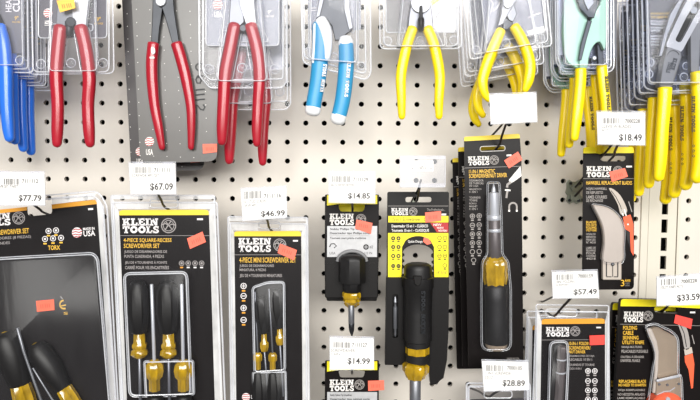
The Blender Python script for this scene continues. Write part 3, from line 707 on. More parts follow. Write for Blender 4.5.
# F: ratchet multi-bit driver
root = pk('black card with 15-in-1 multi-bit screwdriver below the empty tag holder', 'screwdriver card', 417, 290, 'carded_screwdriver')
arch = [(402.5, 270), (402.5, 256)] + [(418 + 15.5 * math.cos(a), 255 + 11 * math.sin(a)) for a in [math.pi * (1.08 + .84 * k / 10) for k in range(11)]] + [(433.5, 256), (433.5, 270)]
teeth = []
for y in (254, 260, 266): teeth += [(433.5, y), (431.6, y + 1.5), (431.6, y + 3), (433.5, y + 4.5)]
arch2 = [(402.5, 270)]
for y in (269, 263, 257): arch2 += [(402.5, y), (404.4, y - 1.3), (404.4, y - 3), (402.5, y - 4.4)]
arch2 += [(418 + 15.5 * math.cos(a), 254 + 9.5 * math.sin(a)) for a in [math.pi * (1.1 + .8 * k / 10) for k in range(11)]] + teeth + [(433.5, 274), (402.5, 274)]
cd_ = card(root, rquad([(387.3, 191.8), (449, 191.8), (449, 279), (386.6, 279)], [2, 2, 0, 0]), H, 'black_plastic', holes=[rquad([(405.5, 197), (431.5, 197), (431.5, 202.3), (405.5, 202.3)], 2.4), arch2], t=.0015)
mb = MB(); logo(mb, (391.3, 208, 408, 211.6), (391.3, 212, 408.2, 215.2), (413.2, 211.6, 4.2), h)
mb.line(388, 206, 448.4, 206, .4, h, 'grey_print')
mb.text('The Professionals...', 427, 208.4, 445, 210.8, h, 'grey_print', 0); mb.poly(rect(441.5, 213.6, 446.2, 215.4), h, 0, 'white_print')
mb.poly(rect(388.3, 216, 448.4, 222.4), h, 0, 'lemon_band'); mb.text('15-in-1 Screwdriver - CLASSIC', 392, 217.3, 437, 221.2, h + .0002, 'black_print', 0)
mb.poly([(430, 222.7), (448.4, 222.7), (448.4, 232.3), (437, 232.3)], h, 0, 'red_print')
mb.text('Desarmador 15 en 1 - CLÁSICO', 391.6, 223.8, 428, 227.4, h + .0001, 'white_print', .02); mb.text('Tournevis 15-en-1 - CLASSIQUE', 391.6, 229, 429, 232.2, h + .0001, 'white_print', .02)
for k, bx in enumerate(((433.5, 223.6, 441.5, 226), (437, 226.8, 443.5, 228.8), (438.5, 229.6, 447, 231.6))): mb.text(('NEW', 'NUEVO', 'NOUVEAU')[k], *bx, h + .0002, 'white_print', .02)
mb.poly([(388, 233), (448.4, 233), (448.4, 241)] + [(418 + 17 * math.cos(a), 250 + 14 * math.sin(a)) for a in [-math.pi * (.22 + .56 * k / 10) for k in range(11)]] + [(388, 241)], h, 0, 'lemon_band')
mb.poly([(388, 240.9), (405.3, 240.9), (402, 247), (401.6, 277.3), (388, 277.3)], h, 0, 'lemon_band'); mb.poly([(448.4, 240.9), (430.7, 240.9), (434, 247), (434.3, 277.3), (448.4, 277.3)], h, 0, 'lemon_band')
mb.poly([(424, 237), (428.6, 238.5), (431.5, 243.5), (427, 244.8), (423, 241.5)], h + .0001, 0, 'sticker')
mb.text('Quick-Change', 408, 240.2, 422.5, 243.4, h + .0001, 'white_print', .01)
for x, y, k in ((393.2, 238.3, 'cross'), (398.5, 238.3, 'cross'), (393.2, 247, 'cross'), (398.5, 247, 'cross'), (393.2, 256, 'square'), (398.5, 256, 'star'), (393.2, 266, 'slot'), (398.5, 266, 'slot')): icon(mb, x, y, 2.1, h + .0002, k, 'black_print', 'black_print', 'black_print')
for x, y, k in ((439.5, 238, 'no'), (445, 238, 'no'), (439.5, 247, 'no'), (445, 247, 'no'), (439.5, 255.8, 'slot'), (445, 255.8, 'slot'), (444.8, 265.6, 'no')): icon(mb, x, y, 2.2, h + .0002, k, 'black_print', 'black_print')
mb.text('1/4" 5/16"', 436, 271, 447, 274, h + .0002, 'ink', 0)
printing(mb, root, cd_)
mb = MB(); outl = [(386.4, 277.6), (401.5, 277.6), (401.5, 275.5), (434, 275.5), (434, 277.6), (449.2, 277.6), (448.6, 330), (447, 360), (443.5, 378), (439.5, 381), (437, 384.5), (430.5, 384.3), (428.5, 365), (385, 365), (385.6, 320)]
slotb = rect(392.3, 294, 398.2, 338, 2.5)
mb.poly(outl, H + .004, .008, 'black_plastic', [slotb]); mb.poly(rect(391, 292.5, 399.5, 339), H - .003, .0008, 'black_plastic'); mb.build('tray', root, root, smooth=30)
mb = MB(); mb.bar(pth([(395.2, 296.5, .5), (395.2, 299, 1.3), (395.2, 302, 1.9), (395.2, 303, 1.2), (395.2, 306, 1.2), (395.2, 307, 2.2), (395.2, 328, 2.2), (395.2, 329, 1.4), (395.2, 334, 1.2), (395.2, 336.5, .5)], H + .001), 'steel', 1, 8, (0, 0)); mb.build('spare_bit', root, root, smooth=40)
hh = H + .014
o = screwdriver(root, [('rubber', pth([(418, 264, 11.4), (418, 265.4, 13), (418, 269, 13.8), (418, 276.6, 14), (417.8, 277.2, 15.4), (417.8, 287, 15.4), (417.8, 288.5, 14.4), (417.6, 312, 13.8), (417.4, 340, 14.2), (417.4, 341, 12.8), (417.4, 346, 12.6)], hh), .03, (.12, .1)),
    ('amber_plastic', pth([(417.3, 346.5, 11.5), (417.3, 353.5, 11.5)], hh), .06, (0, 0)), ('rubber', pth([(417.2, 353.5, 12.6), (417, 361, 12.4), (416.6, 362.5, 9)], hh), .0, (0, 0)),
    ('amber_plastic', pth([(416, 362.5, 9), (415.8, 365, 12.3), (415.6, 371, 12.3), (415.4, 374, 10), (415.3, 378, 8.6)], hh), .11, (.1, .2))],
    [('steel', pth([(415.2, 377, 5.8), (415, 420, 5.8)], hh))], hh)
mb = MB(); vs = SL
for wd, y0, y1 in (('TOOLS', 291, 311), ('KLEIN', 314, 334)): mb.glyphs(*SL[wd], (421.2, y0, 425.4, y1), hh + .0172, 'dark_steel', 90)
mb.build('embossed_letters', o, root, smooth=0, recalc=False)
mb = MB(); mb.poly(rquad([(413.5, 276), (422, 276), (421, 284), (417.8, 286.5), (414.5, 284)], 1.2), hh + .019, .003, 'black_plastic', bev=.5); mb.build('ratchet_tab', o, root, smooth=30)
sticker(root, [(425, 212.5), (441, 211), (441.5, 220.7), (425.5, 222.7)], H + .001)
# G: long 11-in-1 card, three hanging
root = pk('front tall black card with magnetic multi-bit screwdriver under the blank tag', 'screwdriver card', 494, 250, 'carded_screwdriver', 'tall 11-in-1 screwdriver cards')
slot = rquad([(480, 146.6), (505, 145.6), (505.2, 150.6), (480.2, 151.6)], 2.4)
cd_ = card(root, rquad([(464, 136.8), (519.6, 133.6), (521.5, 160), (523.5, 366), (468.5, 367), (465.5, 230)], [2, 2, 0, 2, 2, 0]), H, holes=[slot])
mb = MB(); mb.poly(rquad([(464, 136.8), (519.6, 133.6), (520, 138.2), (464.3, 141.2)], [2, 2, 0, 0]), h, 0, 'yellow_band')
mb.rim(slot, h, .35, 'white_print', 4)
logo(mb, (468, 156.2, 489.2, 160.5), (468.4, 160.9, 489.4, 165.2), (494.2, 160, 4.7), h, tilt=-.03)
mb.line(465, 168, 521.5, 166.2, .4, h, 'grey_print'); mb.poly([(506.5, 154.6), (511.5, 154.3), (511.5, 156), (506.6, 156.3)], h, 0, 'white_print')
mb.text('11-IN-1 MAGNETIC', 469, 169.4, 495, 173, h, 'gold_print', .010, 0, -.03); mb.text('SCREWDRIVER/NUT DRIVER', 469, 173.4, 507, 177.6, h, 'gold_print', .010, 0, -.03)
y = 179.4
for t_, wd in (('DESARMADOR', 14), ('DE TUERCAS', 14), ('DE CAJA', 9), ('MAGNÉTICO', 12), ('11 EN 1', 8), ('', 0), ('TOURNEVIS', 11), ('TOURNE', 8), ('ÉCROU', 7), ('MAGNÉT', 8), ('11 EN 1', 8)):
    if t_: mb.text(t_, 469.4, y, 469.4 + wd, y + 2.1, h, 'grey_print', .01)
    y += 2.85
for k, (y, kd) in enumerate(((216.2, 'cross'), (225.3, 'slot'), (234.2, 'square'), (243, 'star'), (251.8, 'no'))):
    icon(mb, 472.4, y, 2.6, h, kd); icon(mb, 479.2, y - .3, 2.6, h, kd)
icon(mb, 473.6, 260.2, 2.5, h, 'no')
mb.poly([(520.5, 166), (521.6, 176), (514, 181.5), (510, 183.5), (508.8, 180)], h, 0, 'white_print'); mb.stroke([(511, 182), (507.5, 184.5), (507, 187.5)], 2.4, h + .0001, 'grey_print'); mb.stroke([(508, 189), (507, 193), (506.4, 198)], 2.0, h, 'grey_print'); mb.line(505, 190, 510.5, 190.4, 1.6, h + .0001, 'white_print')
mg = [(509.2, 211.5), (509.2, 207)] + [(513 - 3.8 * math.cos(a), 206.4 - 3.6 * math.sin(a)) for a in [math.pi * k / 8 for k in range(9)]] + [(516.8, 211.5)]
mb.stroke(mg, 1.7, h, 'grey_print'); mb.line(508.3, 210.8, 510.1, 210.8, 1.9, h + .0001, 'white_print'); mb.line(515.9, 210.8, 517.7, 210.8, 1.9, h + .0001, 'white_print')
mb.text('MADE IN USA', 507, 357.6, 519, 359.4, h, 'grey_print', 0)
printing(mb, root, cd_)
hh = H + .011
screwdriver(root, [('rubber', pth([(495.4, 284, 10), (495.5, 287, 12.6), (495.8, 300, 12.2), (496, 320, 12.2), (496.2, 340, 12.6), (496.2, 343, 11.6)], hh), .03, (.3, .1)),
    ('beige_blade', pth([(496.2, 343.2, 11.4), (496.2, 346.5, 10.6)], hh), 0, (0, .4)),
    ('amber_plastic', pth([(494.6, 257, 7), (494.7, 260, 11), (494.8, 266, 12), (495, 272, 11), (495.2, 276, 11.6), (495.4, 285, 10)], hh), .09, (.3, .1))],
    [('bright_steel', pth([(493.6, 184, .4), (493.6, 190, 2.2), (493.6, 192, 2.2), (493.7, 193, 5), (494, 216, 5.4)], hh)), ('bright_steel', pth([(494, 216, 7), (494.1, 219, 7)], hh)), ('driver_grey', pth([(494.1, 218, 6.5), (494.6, 257, 6.8)], hh)), ('bright_steel', pth([(494.3, 229.2, 7), (494.4, 231, 7)], hh))], hh)
sticker(root, [(504, 160.5), (518, 151.5), (522.5, 159.5), (509, 168.5)], H + .001)
mb = MB(); prof = rquad([(487, 182), (500, 182), (502, 215), (503, 254), (509, 262), (511.5, 290), (511.5, 351), (481, 351), (480.5, 290), (481.5, 262), (486.5, 254), (486.5, 215)], [3, 3, 2, 3, 3, 3, 9, 9, 3, 3, 3, 2])
l0 = [P(x, y, H + .0005) for x, y in prof]; l1 = [P(x, y, H + .018) for x, y in inset(prof, .5)]; l2 = [P(x, y, H + .0245) for x, y in inset(prof, 2.0)]
mb.loft([l0, l1, l2], 'shell', False, True); mb.rim(prof, H + .0007, .5, 'soft_edge'); mb.rim(inset(prof, 1.4), H + .022, .4, 'soft_edge'); mb.build('clear_shell', root, root, smooth=50)
dup(root, 'second tall multi-bit screwdriver card, its left edge just showing behind the front', move((468.5, 367), .1, (462.5, 367.5), .071))
dup(root, 'rearmost tall multi-bit screwdriver card, a thin black sliver at the left', move((468.5, 367), .1, (456.8, 369), .042))
# H: hawkbill blades
root = pk('black card with hawkbill replacement blades under the $18.49 tag', 'blade card', 608, 218, 'blade_pack')
cd_ = card(root, rquad([(583.3, 147.2), (634, 147), (634, 289.5), (582, 289.8)], [3, 3, 5, 2]), H, holes=[rquad([(599.5, 156), (626.3, 156), (625, 161.3), (601, 161.3)], 2.5)])
mb = MB(); mb.poly(rquad([(583.3, 147.2), (634, 147), (634, 153), (583.2, 153.3)], [3, 3, 0, 0]), h, 0, 'lemon_band')
logo(mb, (586.6, 166.2, 611.3, 171.2), (586.6, 171.8, 610, 177.2), (618, 171, 5), h)
mb.poly(rect(626.2, 165.7, 632, 167.4), h, 0, 'white_print'); mb.line(583.2, 178.6, 634, 178.6, .35, h, 'grey_print')
mb.text('HAWKBILL REPLACEMENT BLADES', 586.2, 181, 632.2, 184.7, h, 'gold_print', .010)
for t_, bx in (('HOJAS HAWKBILL', (586.3, 187.4, 607, 190.6)), ('DE REPUESTO', (586.3, 191.2, 603, 194)), ('LAMES COURBES', (586.3, 195.4, 607, 198.6)), ('DE RECHANGE', (586.3, 199.2, 603, 202))): mb.text(t_, *bx, h, 'grey_print', .015)
for k, t_ in enumerate(('BLADES', 'FOR USE IN', 'FOLDING', 'UTILITY KNIFE')): mb.text(t_, 586.2, 221 + k * 2.7, 596.4, 223.3 + k * 2.7, h, 'gold_print', .010)
for k, t_ in enumerate(('HOJAS DE', 'REPUESTO', 'PARA USO', 'N.º 44218', '', 'LAMES DE', 'RECHANGE', 'POUR', 'COUTEAU', '44218')):
    if t_: mb.text(t_, 586.2, 233.2 + k * 2.7, 595.6, 235.4 + k * 2.7, h, 'grey_print', .015)
mb.text('3', 620.8, 279.8, 624.4, 286.2, h, 'gold_print', 0); mb.text('BLADES', 625.2, 279.4, 630.4, 281.6, h, 'gold_print', .02); mb.text('HOJAS', 625.2, 282.4, 629.6, 284, h, 'grey_print', 0); mb.text('LAMES', 625.2, 284.6, 629.6, 286.2, h, 'grey_print', 0)
mb.poly(smooth_poly([(609, 188.6), (613, 189), (620, 195), (625.5, 205), (627, 212), (621, 214.5), (618, 205), (613.5, 196)], 3), h, 0, 'pale_sheath'); mb.stroke([(611, 190.5), (616, 197), (620.5, 206), (622.5, 213)], .7, h + .0001, 'black_print')
for k in (0, 1): mb.line(621.3 + k * 3, 209, 623.3 + k * 3, 216, 1.1, h + .0001, 'white_print')
mb.line(628.6, 201.5, 632, 212, .8, h, 'grey_print')
mb.poly([(623, 217), (630.5, 214.5), (633.4, 224), (633.6, 256), (631.2, 252), (626.6, 232), (624.5, 226)], h, 0, 'orange_plastic'); mb.poly([(625.2, 229), (630, 232), (630.8, 250), (627.4, 240)], h + .0001, 0, 'black_print'); mb.disc(628, 224.3, .9, h + .0001, 'white_print')
printing(mb, root, cd_)
mb = MB(); bl = smooth_poly([(592.6, 206), (597, 205.2), (606, 207), (614, 211.5), (620.5, 219), (624, 230), (623.6, 246), (622, 262), (603, 262), (603.6, 244), (602.6, 230), (598.6, 218)], 4)
mb.poly(bl, H + .006, .005, 'pale_sheath', bev=1.6); bo = mb.build('blade', root, root, smooth=40)
mb = MB(); tab = [(602.6, 259), (605, 259), (606.6, 262), (606.6, 276), (609.8, 276), (611, 264), (611.6, 262.5), (614.4, 262.5), (615, 264), (616, 276), (618.6, 276), (618.6, 262), (620, 259), (621.4, 259), (621, 279.6), (603.2, 279.6)]
mb.poly(rect(602.6, 258.5, 621.4, 279.8, 1), H + .005, .0035, 'pale_sheath', bev=.6)
for x0, x1 in ((606.2, 607), (617.6, 618.4)): mb.poly(rect(x0, 262, x1, 276.5), H + .0058, .0008, 'dark_steel')
mb.line(606.6, 276.8, 611.6, 276.8, .8, H + .0056, 'dark_steel'); mb.line(614, 276.8, 618, 276.8, .8, H + .0056, 'dark_steel'); mb.line(612.8, 266, 612.8, 276.8, .6, H + .0056, 'dark_steel')
mb.disc(612.8, 264.3, 1.8, H + .0058, 'dark_steel'); mb.disc(612.8, 264.1, 1.1, H + .006, 'steel'); mb.build('mount', bo, root, smooth=30)
mb = MB(); b_ = inset(bl, -.9); mb.loft([[P(x, y, H + .0006) for x, y in b_], [P(x, y, H + .008) for x, y in inset(b_, .5)], [P(x, y, H + .0095) for x, y in inset(b_, 1.6)]], 'shell', False, True); mb.rim(b_, H + .0007, .4, 'soft_edge'); mb.build('clear_shell', root, root, smooth=50)
sticker(root, [(609, 172), (625, 168), (628, 176.5), (612, 182)], H + .001)
# I: folding 10-in-1
root = pk('front clear pack of folding nut driver under the $57.49 tag', 'screwdriver pack', 572, 360, 'packaged_screwdriver', 'folding nut driver packs')
cd_ = card(root, rquad([(541.6, 319), (604.8, 318.4), (605, 425), (540, 425)], [4, 4, 0, 0]), H)
mb = MB(); mb.poly(rquad([(541.6, 319), (604.8, 318.4), (604.8, 323.6), (541.5, 324.2)], [4, 4, 0, 0]), h, 0, 'orange_band')
logo(mb, (546, 327, 569.3, 331.6), (546, 332, 569.4, 336.6), (575.2, 331.2, 5), h); mb.poly(rect(596.4, 326.8, 601, 328.2), h, 0, 'white_print'); mb.line(541.4, 340, 604.8, 339.6, .35, h, 'grey_print')
mb.text('10-IN-1 FOLDING', 569, 341.8, 592, 345.2, h, 'gold_print', .010); mb.text('SCREWDRIVER/', 569, 346.2, 590.5, 349.6, h, 'gold_print', .010); mb.text('NUT DRIVER', 569, 350.4, 585.4, 353.4, h, 'gold_print', .010)
for t_, bx in (('DESARMADORES DE CAJA', (568.4, 355, 594.5, 357.4)), ('PLEGABLES 10 EN 1', (568.4, 358.2, 592, 360.8)), ('TOURNEVIS ET TOURNE', (568.4, 363.6, 594.5, 366)), ('ÉCROU 10-EN-1', (568.4, 367, 581.5, 369.6))): mb.text(t_, *bx, h, 'grey_print', .01)
for y, kd in ((371, 'cross'), (381, 'slot'), (390.4, 'star'), (399.4, 'square')): icon(mb, 588, y, 2.8, h, kd, 'white_print'); icon(mb, 594.8, y, 2.8, h, kd, 'white_print')
printing(mb, root, cd_)
mb = MB(); mb.bar(pth([(561.6, 348, 5.6), (561.2, 353, 4.8), (560.4, 372, 4.8), (558.2, 400, 4.9), (557, 424, 4.9)], H + .008), 'driver_grey', .9, 8, (.6, .3)); so = mb.build('folding_driver', root, root, smooth=30)
mb = MB(); mb.bar(pth([(563.4, 345.5, 4.4), (556, 346.5, 5), (553.6, 353, 3.6), (553, 380, 3.4), (552, 424, 3.4)], H + .005), 'rubber', .9, 10, (.6, .4)); mb.build('head_and_shadow', so, root, smooth=45)  # dark round head; its long left limb stands in for the bar's shadow
for y in (359, 372): 
    mb = MB(); mb.bar(pth([(561.2 - (y - 359) * .05, y - .5, 5.2), (561.2 - (y - 359) * .05, y + .7, 5.2)], H + .008), 'bright_steel', .95, 10, (0, 0)); mb.build('band', so, root, smooth=30)
sticker(root, [(589.5, 335.6), (604.6, 335), (604.6, 344.6), (590, 345.2)], H + .003, 'red_sticker', 'red-orange price sticker')
shell(root, [(536.2, 304.6), (608.8, 305.6), (609.5, 428), (532, 428)], H, [([(549.5, 343), (556, 340.5), (568, 341), (569, 360), (566, 428), (547, 428)], .016, 5, 1.8)], holes=[rect(546, 309, 577, 316.5, 3)], r=2, ew=.7, flange_sheen=[[(605, 322), (608.4, 307), (609, 428), (605.2, 428)], [(537, 307), (541.6, 322), (540, 428), (533, 428)]], second=[(537, 311), (608, 312), (607, 428), (536, 428)])
dup(root, 'rear clear pack of folding nut driver, its pale left flange showing', move((541.6, 319), .1, (532.5, 325), .072))
# J: cable skinning knife
root = pk('front black card with orange cable skinning knife in the lower right corner', 'knife card', 660, 360, 'carded_knife', 'cable skinning knife cards')
slot = rquad([(653.8, 307), (679, 307.6), (678, 313.8), (655, 313)], 2.6)
cd_ = card(root, rquad([(621, 299), (656, 299.6), (712, 303), (716, 428), (613, 428)], [3, 0, 3, 0, 0]), H, holes=[slot], t=.006, side='black_card')
mb = MB(); mb.poly(rquad([(621, 299), (656, 299.6), (712, 303), (712.2, 309), (680, 307.4), (653, 306.6), (620.6, 306.2)], [3, 0, 3, 0, 0, 0, 0]), h, 0, 'lemon_band')
logo(mb, (624, 311.6, 643.4, 316.6), (623.7, 317, 643.2, 322.2), (648.2, 315.8, 4.9), h, tilt=.01); mb.poly(rect(690, 311.6, 695.2, 313.2), h, 0, 'white_print'); mb.line(620, 324.2, 712, 326, .35, h, 'grey_print')
for t_, bx in (('FOLDING', (623.2, 325.8, 637, 329.8)), ('CABLE', (623, 330.8, 633.4, 334.8)), ('SKINNING', (622.8, 335.8, 638.4, 339.6)), ('UTILITY KNIFE', (622.4, 340.6, 644, 344.2)), ('REPLACEABLE BLADE', (619, 379.8, 646, 382.8)), ('NO NEED TO SHARPEN', (618.6, 383.6, 646, 386.4))): mb.text(t_, *bx, h, 'gold_print', .010)
for t_, bx in (('NAVAJA MULTIUSOS', (621.6, 345.8, 642, 348.8)), ('PELACABLES PLEGABLE', (621.4, 349.8, 648, 352.8)), ('COUTEAU À DÉNUDER', (620.6, 355.2, 644, 358)), ('UNIVERSEL PLIABLE', (620.4, 359.2, 640, 362)), ('HOJA REEMPLAZABLE', (618.4, 389, 645, 391.6)), ('NO NECESITA AFILADO', (617.8, 393, 645, 395.6)), ('LAME REMPLAÇABLE', (617.4, 397, 645, 399.6))): mb.text(t_, *bx, h, 'grey_print', .015)
mb.poly(smooth_poly([(677, 320), (683, 322), (688, 332), (690, 347), (684.8, 349), (682, 336)], 3), h, 0, 'grey_print'); mb.stroke([(679, 322), (684, 333), (686.5, 347)], .8, h + .0001, 'black_print')
mb.poly([(684, 349.5), (691.6, 347), (692.8, 353), (685, 355.5)], h, 0, 'pale_sheath'); mb.line(692, 335, 694.4, 344, .8, h, 'grey_print')
mb.poly([(684.6, 356), (692.6, 353.4), (694.4, 364), (693, 388), (691.2, 388.6), (688.6, 370), (685, 362)], h, 0, 'orange_plastic')
printing(mb, root, cd_)
ol = smooth_poly([(645.4, 326.5), (650, 323.8), (657, 323.6), (664, 327), (672, 331), (678, 338), (679, 350), (679, 372), (682, 378), (683, 400), (684, 428), (644, 428), (648, 398), (650.4, 380), (652.4, 366), (654, 356), (652, 346), (647.5, 335)], 4)
mb = MB(); mb.poly(smooth_poly([(650, 330), (657, 327), (664, 330.5), (672, 335), (677, 341), (677.4, 374), (657, 378), (657, 352), (654, 342)], 4), H + .005, .004, 'beige_blade', bev=1.2); bo = mb.build('knife', root, root, smooth=40)
mb = MB(); mb.bar(pth([(649, 330, 2.6), (654, 342, 2.8), (656.4, 352, 2.2), (656, 370, 1.8), (653.6, 392, 1.8)], H + .006), 'pale_sheath', .9, 10, (.8, .5)); mb.build('blade_guard', bo, root, smooth=50)
mb = MB(); mb.poly(rquad([(656, 381), (679.5, 375.5), (682, 379), (682.6, 398), (655.5, 398)], 2), H + .009, .004, 'beige_blade', bev=.8)
mb.bar(pth([(657.5, 380.8, 1.5), (680, 375.6, 1.5)], H + .0105), 'bright_steel', .8, 8)
for x, y in ((659.5, 384.5), (667.6, 385), (679, 384)): mb.poly(circ(x, y, 1.3, 10), H + .0102, .002, 'steel', bev=.3)
mb.stroke([(657, 395), (664, 391.5), (670, 391), (675, 387.5)], 1.0, H + .0094, 'bright_steel'); mb.build('blade_clamp', bo, root, smooth=30)
mb = MB(); mb.poly(smooth_poly([(652, 402), (656, 397), (664, 393.6), (672, 393.4), (679.5, 397), (682, 404), (684, 424), (648, 424), (649, 412)], 4), H + .014, .011, 'orange_plastic', bev=2.2); mb.poly(circ(668, 399.5, 2.4, 14), H + .0155, .003, 'bright_steel', bev=.5); mb.build('handle', bo, root, smooth=40, label='orange handle')
sticker(root, [(675.6, 314.6), (692.6, 319), (691, 329), (674, 323)], H + .001, 'red_sticker', 'red-orange price sticker')
mb = MB(); mb.loft([[P(x, y, H + .0008) for x, y in ol], [P(x, y, H + .014) for x, y in inset(ol, .6)], [P(x, y, H + .0175) for x, y in inset(ol, 2.2)]], 'shell', False, True); mb.rim(ol, H + .001, .5, 'soft_edge'); mb.rim(inset(ol, 1.4), H + .0165, .45, 'soft_edge'); mb.build('clear_shell', root, root, smooth=50)
dup(root, 'rear cable knife card, its left edge showing beside the front one', move((621, 299), .1, (613, 303), .074))
# K: clear pack at the bottom edge
root = pk('clear flat pack at the bottom edge partly hidden by the $28.89 tag', 'clear pack', 500, 405, 'packaged_tool')
cd_ = card(root, rquad([(470, 399.5), (524, 398), (526, 428), (470, 428)], 2), H, 'dim_card')
mb = MB(); logo(mb, (474, 404, 494, 409), (474, 409.5, 494, 414.5), None, h); printing(mb, root, cd_)
sl = rquad([(484, 391.2), (512, 390.8), (512, 398), (484, 398)], 3)
shell(root, [(466.5, 383), (530, 383.5), (531, 430), (466.5, 430)], H, [([(468, 386), (528, 386), (529, 430), (468, 430)], .004, 3, 1)], r=3, ew=.9, holes=[])
mb = MB(); mb.rim(sl, H + .0046, .5, 'shell_edge'); mb.build('slot_rim', root, root, smooth=50)

# ------------------------------------------------------------------ pliers packs, top row
def pliers_pack(label, cx, cy, group, h=H): return thing('packaged_pliers', label, 'pliers pack', cx, cy, h, group)
def head(root, polys, h, name='pliers', bars=()):
    mb = MB()
    for m, pts, dh, t in polys: mb.poly(pts, h + dh, t, m, bev=.6)
    for m, path in bars: mb.bar(path, m, .8, 12, (.3, .3))
    return mb.build(name, root, root, smooth=35)
# blue-handled, far left
root = pliers_pack('front blue-handled pliers pack at the left edge', 10, 40, 'blue-handled pliers packs', .105); h = .105
cd_ = card(root, rquad([(-40, -30), (24.5, -30), (24.5, 53), (-40, 53)], 2), h, 'grey_card')
mb = MB(); mb.text('HEAVY-DUTY', 5.6, -28, 11.6, 12, h + .0003, 'white_print', .02, 90); mb.text('CUTTERS', 12.6, -28, 20, 12, h + .0003, 'white_print', .03, 90)
mb.text('9"', 14.6, 16, 18.4, 20.2, h + .0003, 'gold_print', .02); mb.text('INCHES', 12.4, 21, 20.4, 22.8, h + .0003, 'gold_print', 0); printing(mb, root, cd_)
ho = head(root, [('dark_steel', [(-30, -30), (-6, -30), (-4, 10), (6, 32), (-4, 40), (-14, 20)], .008, .005)], h)
grip(ho, root, [(1, 26, h + .008, 4.5), (4, 45, h + .008, 6), (6, 70, h + .008, 6.2), (6.6, 100, h + .008, 6.0), (8, 125, h + .008, 5.6), (9.5, 138, h + .008, 4.6)], 'blue_vinyl', cap=(.6, .9))
grip(ho, root, [(-22, 26, h + .008, 4.5), (-26, 45, h + .008, 6), (-30, 90, h + .008, 6.0), (-30, 138, h + .008, 4.6)], 'blue_vinyl', cap=(.6, .9))
shell(root, [(-50, -40), (30.5, -40), (33, 72.5), (-50, 72.5)], h, [([(-40, -40), (22.5, -40), (24, 66), (-40, 66)], .015, 5, 1.6)], 'glare_shell', r=4, ew=.6, rivets=[(19.8, 60, 4.2)], second=[(-50, -40), (27, -40), (28, 69), (-50, 69)])
for k, (tx_, ty_, hh) in enumerate(((15, 141.5, .092), (23.5, 149, .074), (31, 152.5, .058))):
    dup(root, ('second blue-handled pliers pack, just right of the front blue grip', 'third blue-handled pliers pack, tip between two darker blue grips', 'rearmost blue-handled pliers pack, lowest blue tip')[k], move((9.5, 139, )[:2], .113, (tx_, ty_), hh + .008))
# red pack by the left
root = pliers_pack('red-handled pliers pack with amber sticker, left of the bare-handled pair', 72, 60, None); h = H
cd_ = card(root, rquad([(38.5, -30), (106.8, -30), (106.8, 37.6), (38.5, 37.6)], 3), h, 'grey_card')
mb = MB(); hq = h + .0003; globe(mb, 48, 13, 4.6, hq); mb.text('USA', 44.5, 20, 52.5, 25.6, hq, 'white_print', .03, 90); mb.text('9"', 96.6, 17, 100.6, 21.4, hq, 'gold_print', .02); mb.text('INCHES', 94.4, 22.6, 103, 24.4, hq, 'gold_print', 0); printing(mb, root, cd_)
ho = head(root, [('steel', [(60, -30), (78, -30), (76, 2), (73, 22), (66, 26), (56, 28), (57, 10)], .009, .004), ('bright_steel', [(74, -30), (92, -30), (88, 6), (86, 26), (76, 27), (72, 16)], .010, .004), ('dark_steel', circ(70.5, 22, 5, 16), .0125, .004)], h, bars=[('dark_steel', pth([(69, 22, 4), (69, 30, 3.4), (69, 36, 2.4)], h + .008))])  # paler right jaw carries the steel's highlight in its colour
grip(ho, root, pth([(60.5, 28, 6.4), (58, 50, 6.3), (56.3, 75, 6.2), (57.8, 105, 5.8), (57.4, 130, 5.6), (57, 143, 4.6)], h + .009), 'red_vinyl')
grip(ho, root, pth([(81, 28, 6.4), (86, 50, 6.3), (89.3, 78, 6.2), (88, 105, 5.8), (89, 130, 5.6), (90, 143, 4.6)], h + .009), 'red_vinyl')
sticker(root, [(56.5, .5), (73.8, -1.5), (75.4, 8), (60, 12.4)], h + .0165, 'amber_sticker', 'amber price sticker')
shell(root, [(27, -40), (112, -40), (114, 73.5), (29, 74.5)], h, [([(52, -40), (95, -40), (98, 72), (48, 72)], .016, 6, 1.6)], 'glare_shell', r=6, ew=.6, rivets=[(41, 64, 4.6), (71, 63, 4.6), (103, 63, 4.6)], second=[(32, -40), (109, -40), (109, 72), (33, 72)], inner=[rect(38.5, -38, 106.8, 38, 4), rquad([(53, 27), (68.5, 27), (64, 72), (48.5, 72)], 3), rquad([(73, 27), (89, 27), (97, 72), (81, 72)], 3), rect(50, 24, 93, 31, 3)])
